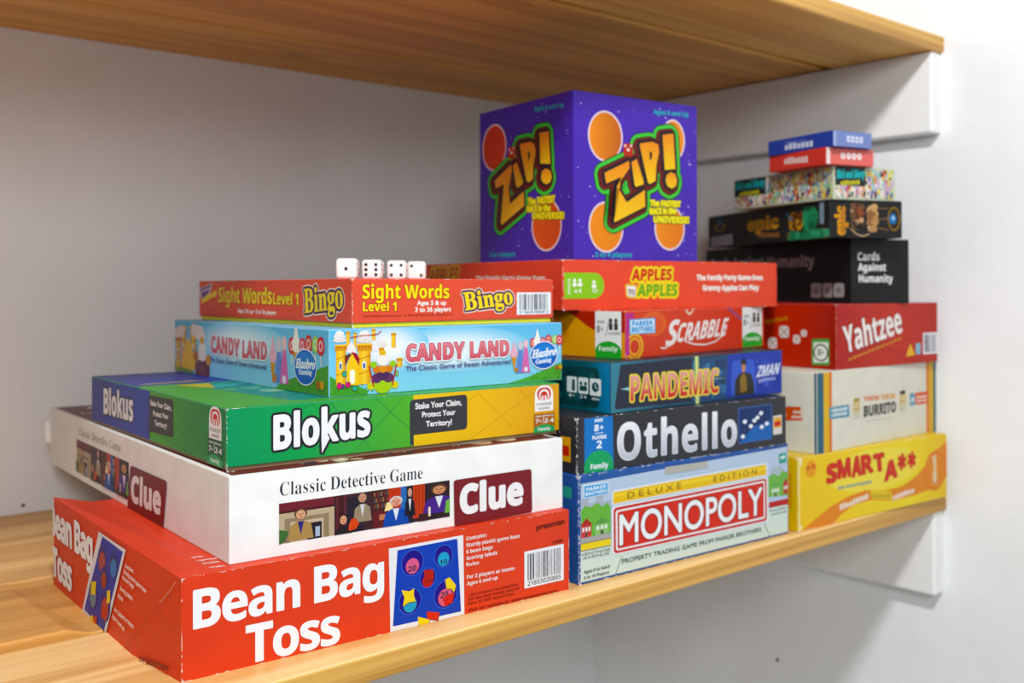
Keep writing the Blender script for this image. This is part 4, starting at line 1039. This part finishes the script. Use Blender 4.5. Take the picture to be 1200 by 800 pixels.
# ---- long red party game
b = Box('app', 'long red box with a green tab, carrying the tall purple cube', '#e04424')
p = Print(b, 'f', 'rule_tab')
q = [1.9, 11.5, 52.5, 36.9]; p.rect(q[0], q[1], q[2], q[3], '#8cc63c', 15); p.rect(q[0], q[1], q[0] + 20, q[3], '#8cc63c')
m_ = [30.2, 23.8]; 
for k in range(9):
    g = -math.pi / 2 + math.pi * k / 8; p.disc(m_[0] - 8 + 12 * math.cos(g), m_[1] + 12.5 * math.sin(g), .4, .4, '#6aa42c', 0, 6)
for c in ([14.7, 29.3], [21.5, 29.3], [39.1, 27.7]):
    p.disc(c[0], c[1], 1.9, 1.9, '#f0f4e8'); p.rect(c[0] - 2.8, c[1] - 6, c[0] + 2.8, c[1] - 2.2, '#f0f4e8', 1.4)
p.text('4-8', [14.0, 17.0, 23.2, 17.2, 14.0, 20.7], '#f0f4e8'); p.text('12+', [36.5, 17.1, 44.7, 17.3, 36.5, 21.0], '#f0f4e8')
q = [6.3, 16.1, 9.1, 30.1]
for k in range(7): p.rect(q[0], q[1] + k * 2.2, q[2], q[1] + k * 2.2 + 1.4, '#e4f0d0')
p = Print(b, 'f', 'title_lettering')
YO = '#efd722'
p.text('APPLES', [88.9, 29.4, 143.8, 30.1, 90.0, 40.8], '#cf2c1c', outs=[(3.0, YO), (.5, '#7a4a14')], fat=.35)
p.text('APPLES', [96.4, 13.5, 151.5, 13.5, 97.5, 25.3], '#6aae30', outs=[(3.0, YO), (.5, '#6a5a14')], fat=.35)
p.text('APPLES', [88.9, 29.4, 143.8, 30.1, 90.0, 40.8], '#cf2c1c', outs=[(.5, '#7a4a14')], fat=.35)
q = [82.9, 13.6, 93.1, 12.5, 94.2, 23.3, 81.9, 24.1]; p.shape([q], '#efefec', outs=[(1.8, YO), (.5, '#2a2a2a')]); p.text('TO', [84.0, 15.2, 92.3, 14.4, 84.0, 20.7], '#1e1e1e', font='serif', fat=.2)
p = Print(b, 'f', 'tagline_lettering')
p.text('The Family Party Game Even', [181.1, 30.0, 284.5, 30.2, 181.1, 35.5], '#f2ece4', fat=.3); p.text('Granny Apples Can Play', [190.0, 18.8, 277.9, 18.9, 190.0, 24.4], '#f2ece4', fat=.3)
p = Print(b, 'l', 'title_lettering')
q = [51.4, 27.2, 114.4, 28.8, 55.2, 43.9]; p.text('APPLES', q, '#c03018', outs=[(3.4, '#d8b41c')], fat=.3)
p = Print(b, 'l', 'tagline_lettering'); p.text('The Family Party Game Even', [153.6, 30.8, 280.2, 29.9, 153.6, 35.2], '#e6dccf', fat=.3)
p = Print(b, 't', 'printed_panel'); p.rect(1.5, 1.5, b.w - 1.5, b.d - 1.5, '#e0a41c'); p.rect(8, .9, 95, 6, '#d84a22'); p.rect(130, .9, 180, 4, '#d84a22')
wear(b, 59, 1.0)

# ---- tall purple cube
b = Box('zip', 'tall purple cube box with orange lettering and planets, standing on the long red box', '#4220a8', rough=.38)
def zip_art(f, z, discs, inset):
    p = Print(b, f, 'star_print'); p.kind = 'stuff'
    p.scatter(3, 3, b.w - 3, b.h - 3, '#cfc4ee', 60, .75, 5 if f == 'f' else 8)
    p = Print(b, f, 'lid_seam'); W = b.w if f == 'f' else b.d
    p.rect(1, b.h - 43.3, W - 1, b.h - 42.8, '#5238b0' if f == 'f' else '#2c1878')
    for (c, rx, ry, c1, c2) in discs:
        p = Print(b, f, 'planet_print')
        p.disc(c[0], c[1], rx + 1.9, ry + 1.9, '#e3d0d6'); p.disc(c[0], c[1], rx, ry, c1, col2=c2)
    return p
zip_art('f', 'a1', (([41.3, 125.3], 21, 24, '#e88a1c', '#b85a14'), ([134.9, 129.0], 15, 20, '#d8742a', '#e88a1c'), ([41.8, 33.6], 21, 24, '#e88a1c', '#e0801c'), ([129.2, 35.4], 20, 22, '#e88a1c', '#dc741c')), 0)
zip_art('l', 'a2', (([29.7, 126.7], 22, 24, '#c23318', '#d03c18'), ([125.5, 36.6], 24, 25, '#dc5a18', '#c84a14')), 0)
GR, BK, DR = '#4fc24a', '#16101a', '#6a1f1a'
def zip_letters(f, L, die, tag_, ages, players):
    p = Print(b, f, 'title_lettering')
    for r, c in ((11.5, BK), (10.3, GR), (6.6, BK), (5.6, DR), (3.0, BK)):
        dx, dy = (-3.2, -1.0) if r > 5 else (-1.5, 0)
        o = p.off(); cc = hexc(c)
        for fl in L:
            q = [(fl[2 * i] + dx, fl[2 * i + 1] + dy) for i in range(len(fl) // 2)]
            for k in range(20):
                g = 2 * math.pi * k / 20
                p.raw([(x + r * math.cos(g), y + r * math.sin(g)) for x, y in q], [range(len(q))], cc, o + k * .0002)
    for fl in L[:3] + L[4:]: p.shape([fl], '#e8871c', col2='#f0c62c')
    p.shape([L[3]], '#2a140c')
    a, e = die
    p.rect(a - 6.5, e - 6.5, a + 6.5, e + 6.5, '#b8301f', 2.5); p.disc(a, e, 1.7, 1.7, '#efe0dc'); p.disc(a - 4, e + 4, 1.3, 1.3, '#efe0dc'); p.disc(a + 4, e + 4.4, 1.3, 1.3, '#efe0dc')
    p = Print(b, f, 'tagline_lettering')
    for t_, q in tag_: p.text(t_, q, '#ece028', outs=[(1.3, '#4a4210')], fat=.55)
    p.text('Ages 8 and Up', ages, '#3fa0b4', fat=.25); p.text('2 to 4 players', players, '#3fa0b4', fat=.25)
zip_letters('f', [[39.8, 88.3, 72.6, 102.6, 73.1, 95.1, 56.2, 75.8, 69.2, 59.8, 94.1, 73.9, 94.5, 56.5, 52.6, 38.8, 52.2, 40.9, 62.0, 85.7, 42.0, 77.6],
                  [75.9, 101.5, 82.9, 105.5, 92.7, 82.2, 91.8, 79.5, 81.6, 76.3, 80.0, 78.8],
                  [87.2, 119.9, 88.2, 121.8, 104.4, 124.8, 112.8, 122.8, 114.4, 114.8, 110.3, 100.2, 109.0, 84.0, 100.6, 80.3, 98.2, 82.5],
                  [100.7, 113.8, 103.8, 114.4, 104.8, 110.2, 102.3, 105.0, 100.9, 105.8],
                  [119.4, 133.2, 134.9, 135.9, 137.4, 98.4, 122.4, 96.5],
                  [123.5, 84.8, 124.8, 91.2, 131.0, 94.7, 137.2, 92.9, 140.1, 86.7, 138.3, 80.2, 132.1, 77.2, 126.0, 79.6]],
            [71.3, 113.8],
            (('The FASTEST', [101.6, 57.6, 145.0, 58.3, 101.7, 63.6]), ('RACE in the', [101.1, 49.0, 138.2, 50.8, 101.1, 55.1]), ('UNIVERSE!', [106.4, 40.6, 157.2, 41.3, 106.4, 47.1])),
            [106.6, 154.1, 157.1, 155.7, 106.7, 158.8], [27.2, 3.4, 75.7, 3.8, 27.2, 8.0])
zip_letters('l', [[30.2, 90.0, 62.3, 105.2, 63.8, 98.1, 57.3, 79.4, 60.4, 62.6, 85.2, 74.4, 86.4, 59.0, 44.0, 40.8, 42.3, 43.3, 48.2, 84.7, 32.5, 81.4],
                  [65.5, 103.4, 72.8, 106.3, 84.4, 85.3, 83.4, 82.1, 74.9, 78.8, 71.7, 80.9],
                  [78.6, 122.9, 79.9, 125.1, 96.9, 125.3, 104.5, 122.6, 107.5, 113.4, 102.9, 99.7, 101.9, 85.5, 93.6, 82.7, 90.6, 85.6],
                  [93.5, 114.9, 96.5, 115.3, 97.7, 110.5, 95.3, 106.2, 93.7, 107.4],
                  [114.1, 132.4, 129.7, 132.2, 132.5, 98.5, 115.2, 100.6],
                  [116.3, 86.9, 118.7, 92.8, 125.2, 94.7, 132.4, 91.5, 135.0, 85.2, 132.4, 80.2, 125.7, 78.2, 118.6, 81.4]],
            [63.3, 117.4],
            (('The FASTEST', [93.5, 59.4, 140.0, 59.0, 93.6, 66.2]), ('RACE in the', [91.9, 52.0, 132.2, 50.7, 92.0, 58.4]), ('UNIVERSE!', [101.1, 44.3, 155.2, 41.6, 101.1, 50.7])),
            [105.1, 156.1, 155.2, 153.3, 105.1, 160.1], [20.1, 6.9, 69.6, 6.1, 20.2, 11.5])

# ================================================================ rear right stack
# ---- yellow trivia game
b = Box('smart', 'yellow box with an orange swoosh and red lettering, under the striped cream box', '#eec81e', rough=.36)
p = Print(b, 'f', 'printed_panel')
p.grad(.8, .8, b.w - .8, b.h - .8, [(0, '#efc41a'), (.35, '#f2d234'), (.7, '#f3dc4c'), (1, '#eec41e')])
q = [142.4, 50.7]; p.disc(q[0], q[1], 90, 24, '#f4df5e')
p.poly([8.2, 0.9, 29.2, 9.4, 55.6, 19.0, 87.8, 26.0, 121.1, 29.4, 158.2, 24.1, 194.1, 24.7, 225.5, 33.5, 249.1, 45.5, 256.7, 57.8, 276.3, 62.4, 294.2, 69.0, 293.8, 25.7, 266.8, 14.8, 222.5, 11.4, 180.0, 10.1, 131.5, 16.9, 97.8, 14.9, 77.7, 8.6, 57.9, -1.2], '#e6891e')
p.poly([243.0, 26.6, 249.1, 48.7, 261.2, 57.3, 276.3, 62.4, 294.2, 69.0, 293.8, 25.7, 266.8, 14.8], '#e88c22'); c = [266.4, 35.4]
for r, cc in ((23, '#e27a1c'), (19, '#ec9a34'), (16, '#e27a1c'), (13, '#e8943a')): p.disc(c[0], c[1], r, r * 1.05, cc)
p.poly([262.3, 21.1, 260.9, 31.1, 264.0, 39.0, 261.7, 47.4, 258.2, 56.0, 263.5, 51.3, 267.8, 56.6, 269.5, 46.6, 268.5, 36.8, 270.5, 25.1, 268.3, 20.1], '#e3cfa8')
p.poly([134.1, 17.8, 131.0, 27.4, 171.9, 22.1, 175.9, 11.9], '#e8c81c')
p.marks([73.3, 12.8, 127.6, 19.0, 73.3, 19.6], '#f2e4d4', 9, 2); p.marks([175.9, 10.3, 221.0, 14.7, 175.9, 17.2], '#f2e4d4', 7, 3); p.marks([134.7, 19.0, 171.2, 14.0, 134.7, 24.7], '#c8a81a', 7, 4)
p = Print(b, 'f', 'title_lettering')
for ch, q in (('S', [50.5, 45.8, 67.6, 45.9, 50.7, 64.9]), ('M', [71.1, 48.5, 93.6, 49.2, 69.7, 67.6]), ('A', [97.1, 47.3, 113.0, 48.2, 97.3, 67.8]), ('R', [116.1, 48.3, 136.5, 49.1, 113.6, 67.9]), ('T', [140.2, 48.5, 160.1, 48.8, 137.7, 66.9]), ('A', [160.0, 35.5, 184.4, 38.2, 160.1, 55.3])):
    p.text(ch, q, '#d23a2c', outs=[(1.6, '#a8402c')], fat=1.3)
for c in ([194.9, 53.7], [215.6, 53.9]):
    for k in range(3):
        g = math.pi * k / 3 + .35; p.line([c[0] - 9.5 * math.cos(g), c[1] - 10 * math.sin(g), c[0] + 9.5 * math.cos(g), c[1] + 10 * math.sin(g)], 5.5, '#d23a2c')
p = Print(b, 'f', 'tagline_lettering'); p.text('the board game', [70.0, 36.1, 134.3, 36.2, 70.0, 39.7], '#3a90b8', font='ital')
p = Print(b, 'f', 'maker_badge'); q = [12.8, 59.2, 32.0, 69.4]; p.disc((q[0] + q[2]) / 2, (q[1] + q[3]) / 2, 9, 9, '#e8a23a'); p.marks([13.7, 63.2, 31.1, 64.1, 13.8, 68.9], '#d8702c', 2)
p = Print(b, 'l', 'printed_panel'); p.rect(b.d - 60, .8, b.d - .8, b.h - .8, '#ecc01c'); p.rect(b.d - 20, 22, b.d - 8, 62, '#e6a01c', 4)
p = Print(b, 'f', 'worn_edge'); p.kind = 'stuff'
for q in ([-3.2, 4.0], [0.0, 76.4], [1.8, 71.9]): p.disc(max(1.5, q[0]), max(1.5, min(b.h - 3, q[1])), 5, 3.5, '#f2e6c0')
p.rect(.3, 2, 3.2, b.h - 2, '#f3e08a')
wear(b, 61, 1.3, '#f4ead0')

# ---- cream card game
b = Box('taco', 'cream box with teal, yellow and orange edge stripes between the yellow and dark red boxes', '#dfdcca')
p = Print(b, 'f', 'edge_stripes')
s0 = [1.5, 57.7, 9.9, 57.1, 15.6, 56.7, 19.8, 56.3]
p.rect(.6, .5, 4, b.h - .5, '#2c5f74'); p.rect(4, .5, 13, b.h - .5, '#2c5f74'); p.rect(13, .5, 24, b.h - .5, '#e2b31c'); p.rect(24, .5, 29.5, b.h - .5, '#e2762c')
p = Print(b, 'f', 'edge_stripes'); W = b.w; p.rect(W - 26, .5, W - 19, b.h - .5, '#e2813a'); p.rect(W - 19, .5, W - 8, b.h - .5, '#dcae20'); p.rect(W - 8, .5, W - .6, b.h - .5, '#4a6f6c')
p = Print(b, 'f', 'title_lettering')
p.text('THROW', [97.0, 50.5, 131.3, 49.5, 97.1, 55.7], '#e07034', fat=.2); p.text('THROW', [135.2, 49.2, 168.4, 48.8, 135.3, 55.0], '#e29a34', fat=.2)
p.text('BURRITO', [96.8, 32.9, 169.6, 32.8, 97.0, 44.6], '#343432', fat=.6)
p.line([98.7, 27.3, 163.5, 26.0], .5, '#b0ac9c')
for q, hat in (([73.4, 31.4, 89.0, 55.1], 0), ([177.7, 31.6, 194.5, 56.4], 1)):
    p = Print(b, 'f', 'wrap_picture'); a0, b0, a1, b1 = q; p.rect(a0, b0, a1, b1, '#d9c592', (a1 - a0) * .45); p.rect(a0, b0, a1, b0 + (b1 - b0) * .35, '#cfccb4', (a1 - a0) * .3); p.rect(a0 + 1, b0 + (b1 - b0) * .45, a1 - 1, b0 + (b1 - b0) * .5, '#b89a62')
    p.disc((a0 + a1) / 2, b1 - 2, (a1 - a0) * .42, (b1 - b0) * .1, '#2c2a28' if hat else '#b09444')
p = Print(b, 'f', 'maker_badge')
q = [24.5, 36.0, 65.6, 35.6, 65.1, 49.4, 24.0, 49.0]; p.quad(q, '#5a94ac', 2)
for k, (u, v) in enumerate(((386, 372), (386, 396))): pass
p.marks([28.3, 43.5, 61.5, 43.6, 28.3, 47.3], '#dfe8e8', 8); p.marks([29.1, 38.5, 60.8, 38.6, 29.2, 42.2], '#dfe8e8', 6)
p = Print(b, 'f', 'rule_badge')
p.quad([204.1, 37.2, 216.1, 36.9, 215.5, 51.9, 203.5, 51.7], '#5a9ab8', 2); p.quad([217.2, 36.8, 249.4, 36.8, 248.8, 51.3, 216.6, 51.8], '#dd6440', 2)
p.marks([206.2, 41.1, 214.0, 41.1, 206.3, 47.0], '#e4ecec', 2); p.marks([219.7, 44.3, 246.5, 44.0, 219.8, 47.7], '#f0dcd0', 9); p.marks([219.7, 39.8, 246.5, 39.5, 219.7, 42.9], '#f0dcd0', 9)
p = Print(b, 'l', 'edge_stripes'); p.rect(b.d - 3, .5, b.d - .5, b.h - .5, '#e6e4d4'); p.rect(b.d - 3.2, .5, b.d - .5, b.h - .5, '#2c5f74')
p = Print(b, 'l', 'rule_badge'); q = [233.6, 33.1, 256.0, 35.3, 255.7, 50.2, 233.7, 48.9]; p.quad(q, '#d8562c', 3)
p.rect(q[0] + 20, q[1] + 5, q[0] + 22, q[1] + 17, '#f0dcd0'); p.marks([243.7, 42.2, 253.9, 42.5, 243.7, 45.7], '#f0dcd0', 9); p.marks([241.8, 36.7, 253.9, 37.5, 241.9, 39.9], '#f0dcd0', 9)

# ---- dark red dice game
b = Box('yah', 'dark red box with white slanted lettering lying on the cream box', '#b8302a', rough=.33)
p = Print(b, 'f', 'printed_panel')
p.grad(.8, .8, b.w - .8, b.h - .8, [(0, '#ad3430'), (.5, '#c44236'), (1, '#b63c34')])
for k in range(22):
    p.line([b.w * .35, 30, b.w * .35 + 110 * math.cos(k * .285), max(1, min(b.h - 1, 30 + 110 * math.sin(k * .285)))], .5, '#96282c')
p = Print(b, 'f', 'title_lettering')
p.text('Yahtzee', [18.2, 18.5, 133.6, 38.9, 11.7, 47.5], '#f0e9e4', outs=[(1.3, '#8a2426')], fat=.5)
p.marks([21.2, 9.0, 132.2, 30.5, 21.2, 11.9], '#cf8c2c', 12)
p = Print(b, 'f', 'rule_badge')
p.poly([140.3, 9.2, 160.7, 9.8, 150.2, 24.5], '#e8b42c'); q = [162.1, 10.9, 173.0, 24.1]; p.rect(*q, '#8ab8cc', 1)
barcode(b, 'f', [178.6, 10.2, 211.9, 36.2], 13)
p = Print(b, 'l', 'printed_panel')
p.grad(.8, .8, b.d - .8, b.h - .8, [(0, '#b0291a'), (.7, '#c4301a'), (1, '#98241c')])
for k in range(16): p.line([b.d - 90, 4, b.d - 90 + 150 * math.cos(k * .2), max(1, min(b.h - 1, 4 + 150 * math.sin(k * .2)))], .7, '#a82616')
p.marks([113.2, 48.7, 147.3, 54.8, 113.3, 54.0], '#c87a24', 12)
p = Print(b, 'l', 'dice_picture')
for c, r in (([141.8, 40.5], 7), ([125.3, 26.7], 6.5), ([159.3, 32.5], 5), ([169.4, 39.9], 4)):
    p.rect(c[0] - r, c[1] - r, c[0] + r, c[1] + r, '#e4d4cc', r * .6); p.disc(c[0], c[1], r * .22, r * .22, '#4a2a28')
    for sx in (-1, 1):
        for sy in (-1, 1): p.disc(c[0] + sx * r * .5, c[1] + sy * r * .5, r * .16, r * .16, '#4a2a28')
p = Print(b, 'l', 'rule_badge')
q = [180.1, 3.8, 203.4, 5.2, 203.5, 34.6, 180.2, 33.7]; p.quad(q, '#4a9c4c', 2); p.quad([182.2, 6.8, 201.7, 8.0, 201.9, 30.9, 182.4, 30.1], '#e2e6dc', 2); c = [192.1, 18.6]; p.disc(c[0], c[1], 10, 10, '#3c3c38'); p.disc(c[0], c[1], 8.2, 8.2, '#e2e6dc'); p.text('8+', [187.8, 15.1, 196.7, 15.6, 187.9, 22.4], '#3c3c38')
wear(b, 67, .6)

# ---- long black card game
b = Box('cah', 'long plain black box with white lettering standing on the dark red box', '#1a1a1c', rough=.4)
p = Print(b, 'f', 'title_lettering')
for t_, q in (('Cards', [8.8, 50.7, 38.3, 50.8, 8.9, 60.0]), ('Against', [9.4, 38.3, 46.9, 38.4, 9.5, 47.0]), ('Humanity', [10.4, 25.1, 56.3, 25.0, 10.4, 33.8])): p.text(t_, q, '#eeeeee', fat=.1)
p = Print(b, 'l', 'title_lettering'); p.text('Cards Against Humanity', [17.2, 48.1, 302.5, 45.3, 17.3, 62.0], '#dcdcdc', fat=.35)
p = Print(b, 'l', 'maker_badge')
for x in (468, 512, 556):
    pass
for q in ([295.2, 6.3, 318.3, 24.2], [321.0, 6.8, 342.2, 24.1], [344.8, 7.3, 366.8, 23.9]):
    p.rect(*q, '#b4b4b4', 3); a0, b0, a1, b1 = q; p.rect(a0 + 6, b0 + 5, a1 - 6, b1 - 5, '#8a8a8a', 2)

# ---- black fantasy card game
b = Box('epic', 'black box with gold lettering and green monster art on the plain black box', '#1c1b1c', rough=.38)
p = Print(b, 'f', 'title_lettering')
a = [4.9, 2.3, 20.4, 37.6]
p.text('epic', [a[0] + 15, a[1] + 1, a[0] + 15, a[3] - 2, a[0] + 2, a[1] + 1], '#e0a02c', font='serif', fat=.7, col2='#c0701c')
p.text('SPELL WARS', [a[2] - 1, a[1] + 3, a[2] - 1, a[3] - 4, a[2] - 5, a[1] + 3], '#9a6a38', font='serif')
p = Print(b, 'f', 'monster_picture')
p.blobs(*[26.5, 8.2, 46.6, 40.7], ['#a88460', '#6a4c34', '#c8a078', '#4a3426', '#1c1b1c', '#8a4a34'], 34, 1.6, 5, 2); p.blobs(*[47.6, 6.0, 65.1, 40.5], ['#c8a070', '#b08858', '#8a6440', '#d8b488'], 34, 2.5, 6, 3)
for k in range(3): p.line([60.8, 33.2, 77.9, 34.6] if k == 0 else ([63.1, 21.0, 77.4, 23.3] if k == 1 else [64.2, 11.8, 77.7, 8.9]), 1, '#8a6a48')
p.line([27.7, 10.3, 34.7, 4.3, 44.1, 1.9, 52.3, 4.9], 1.3, '#c0a07c')
c = [85.0, 22.3]; p.disc(c[0], c[1], 8.5, 14, '#8a6c2c'); p.disc(c[0], c[1], 6.8, 12, '#2a2418'); p.disc(c[0] - 1.5, c[1], 4.8, 6, '#3a78b8'); p.disc(c[0] - 1, c[1] + 1, 2, 2.4, '#a8c8dc')
p = Print(b, 'l', 'title_lettering')
p.text('epic', [112.3, 18.0, 188.6, 18.3, 112.5, 33.2], '#e0a420', font='serif', outs=[(1.2, '#7a4a10')], fat=1.6); p.marks([139.9, 7.4, 191.9, 5.8, 139.9, 13.8], '#a06a3c', 8)
p = Print(b, 'l', 'monster_picture')
p.blobs(*[212.4, 10.0, 247.2, 34.9], ['#b8842c', '#8a5a20', '#d0a040', '#6a3c1a'], 40, 4, 9, 4); p.blobs(*[243.2, 6.7, 277.2, 38.9], ['#2a8a5c', '#1f6a48', '#3aa870', '#2f9a64'], 44, 4, 10, 5); p.blobs(*[208.3, -1.9, 301.9, 11.8], ['#2a8a5c', '#46b07c', '#2a8a5c', '#1c1b1c', '#7a6a30'], 44, 3.5, 8, 6)
p.line([206.6, 34.7, 220.6, 24.0], 3, '#5a90b4'); q = [279.9, 16.1, 288.7, 41.0]; p.rect(*q, '#8aa4b4', 3)
p = Print(b, 'l', 'maker_badge')
c = [36.2, 27.1]; p.disc(c[0], c[1], 15, 7, '#9a7c3c'); p.disc(c[0], c[1], 10, 5, '#4a3c24'); p.rect(c[0] - 6, c[1] + 1, c[0] + 5, c[1] + 12, '#3a6a9a', 3); p.quad([8.8, 0.6, 72.6, 1.0, 71.3, 15.9, 7.3, 13.7], '#a4a0b0', 2)

# ---- multicoloured card game
b = Box('rick', 'small multicoloured box with black and teal title panels on the gold-lettered black box', '#c4ccae')
CC = ['#c8d69a', '#8ec4b0', '#e2d88a', '#d89a5c', '#b8d4e0', '#e6e2d8', '#88b070', '#c8a8c0', '#f0eac0', '#c86a4c', '#8a6a9a', '#d8c8a8', '#a0c8d0']
for f, W in (('f', b.w), ('l', b.d)):
    p = Print(b, f, 'crowd_picture')
    p.blobs(1, 1, W - 1, b.h - 1, CC, 260 if f == 'f' else 480, 1.6, 4.6, 3, 1.8); p.blobs(1, 1, W - 1, b.h - 1, ['#3a3040', '#b03838', '#5a7ab0', '#f4f0ea', '#e8d03c'], 60 if f == 'f' else 120, .7, 2.0, 9, 1.5)
for f, q, t1, t2 in (('f', [2.6, 1.6, 46.6, 37.8], [4.3, 23.8, 45.7, 26.1, 4.4, 33.2], [10.0, 15.9, 39.0, 18.1, 10.0, 21.4]), ('l', [-2.9, 19.8, 63.7, 36.2], [1.6, 25.8, 61.2, 25.9, 1.7, 35.0], [11.1, 16.8, 50.9, 17.1, 11.1, 22.3])):
    p = Print(b, f, 'title_badge')
    a0, b0, a1, b1 = q; b0 = b.h * .42; p.rect(max(1, a0), b0, a1, b.h - .8, '#1c2224')
    L_ = p.sub(); L_.text('Rick and Morty', t1, '#2fa6a8', font='seri', fat=.5); L_.marks(t2, '#c8c43c', 7)
    p.blobs(max(1, a0), 1, a1, b0 + 1, ['#d8b0a8', '#e8e2dc', '#b85a8c', '#4a4048', '#f0d8c8', '#c8a080'], 26, 1.2, 2.6, 4, 1.3)

# ---- the two little card packs
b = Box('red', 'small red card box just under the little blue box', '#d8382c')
p = Print(b, 'f', 'printed_panel'); p.rect(.6, .4, b.w - .6, b.h - .4, '#e67a74'); p.rect(.6, .4, 6, b.h - .4, '#eedcd8')  # front face in a paler red than the sides, whitish strip at one end
p = Print(b, 'f', 'rule_icons')
for q in ([24.9, 10.4], [33.3, 10.6], [41.2, 10.6], [49.2, 10.8]): p.disc(q[0], q[1], 3.3, 3.8, '#f6eeec'); p.disc(q[0], q[1], 1.2, 1.4, '#e67a74')
p = Print(b, 'l', 'title_lettering'); p.marks([26.8, 7.2, 67.7, 5.1, 26.8, 15.2], '#f0d4ce', 7)
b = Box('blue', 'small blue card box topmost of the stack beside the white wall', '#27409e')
p = Print(b, 'f', 'printed_panel'); p.rect(.6, .4, b.w - .6, b.h - .4, '#7f8fc4'); p.rect(.6, .4, 4.5, b.h - .4, '#a8b4da')  # front face in a paler blue than the sides, lighter strip at one end
p = Print(b, 'f', 'rule_icons')
for q in ([23.4, 9.2], [30.0, 9.2], [36.6, 9.0], [43.2, 9.1]): p.rect(q[0] - 2.3, q[1] - 3.4, q[0] + 2.3, q[1] + 3.4, '#e6eaf4', 1); p.disc(q[0], q[1], 1.1, 1.4, '#7f8fc4')
p = Print(b, 'l', 'title_lettering'); p.marks([28.4, 4.3, 74.6, 3.2, 28.4, 11.8], '#d0d8ee', 7); p.line([29.0, 13.0, 63.6, 11.9], .8, '#8a9ad0')

for p in PRINTS: p.build()

# ================================================================ dice on the flat red box
DIE = plain('white_resin', '#ecebe8', .3, .01, 30, spec=.5)
PIP = plain('black_pip_paint', '#15161c', .5, .02, 30)
DS = 0.0185
def die_meshes():
    bm = box_bm(-DS / 2, DS / 2, -DS / 2, DS / 2, 0, DS, 0.0034, 5)
    body = bm_mesh('die_body', bm, True)
    return body
def pip_mesh(faces):
    """faces: pip counts on front (-y), right (+x), left (-x), top (+z), back (+y)"""
    bm = bmesh.new(); g = DS * .25; r = DS * .095
    lay = {1: [(0, 0)], 2: [(-1, 1), (1, -1)], 3: [(-1, 1), (0, 0), (1, -1)], 4: [(-1, -1), (-1, 1), (1, -1), (1, 1)], 5: [(-1, -1), (-1, 1), (1, -1), (1, 1), (0, 0)], 6: [(-1, -1), (-1, 0), (-1, 1), (1, -1), (1, 0), (1, 1)]}
    ax = [(Vector((0, -1, 0)), Vector((1, 0, 0))), (Vector((1, 0, 0)), Vector((0, 1, 0))), (Vector((-1, 0, 0)), Vector((0, -1, 0))), (Vector((0, 0, 1)), Vector((1, 0, 0))), (Vector((0, 1, 0)), Vector((-1, 0, 0)))]
    for n, (nr, u) in zip(faces, ax):
        v = nr.cross(u)
        for a, c in lay[n]:
            ctr = Vector((0, 0, DS / 2)) + nr * (DS / 2 - r * .28) + (u * a + v * c) * g
            m = Matrix.Translation(ctr)
            bmesh.ops.create_uvsphere(bm, u_segments=14, v_segments=10, radius=r, matrix=m)
            for vert in bm.verts[-(14 * 9 + 2):] if False else []: pass
    # flatten every pip to a shallow drop against its face
    for vert in bm.verts:
        for nr, u in ax:
            dd = (vert.co - Vector((0, 0, DS / 2))).dot(nr) - DS / 2
            if dd > 0: vert.co -= nr * (dd - min(dd, 0.00012))
    return bm_mesh('die_pips', bm, True)
BODY = die_meshes()
ztop = bingo_top[0].translation.z + bingo_top[1] / 1000
for (u, dep, rz, faces, lab) in (
        (407.5, 3.452, -41, (1, 3, 2, 5, 6), 'white die showing one pip, on the corner end of the row on the red box'),
        (437.0, 3.640, -44, (6, 3, 4, 2, 1), 'white die showing six pips on its face, in the row on the red box'),
        (465.5, 3.750, -40, (4, 1, 6, 5, 3), 'white die showing four pips, in the row on the red box'),
        (488.5, 3.880, -38, (2, 1, 6, 4, 5), 'white die showing two pips, beside the long red box')):
    k = (u - 600) / 1193.16
    pos = (_F * dep + _R * (k * dep)) * U
    o = bpy.data.objects.new('die', None); COL.objects.link(o)
    o.location = (pos.x, pos.y, ztop); o.rotation_euler = (0, 0, math.radians(rz))
    tag(o, lab, 'die', 'white dice in a row on the red box')
    link('body', BODY, DIE, o); link('pips', pip_mesh(faces), PIP, o)
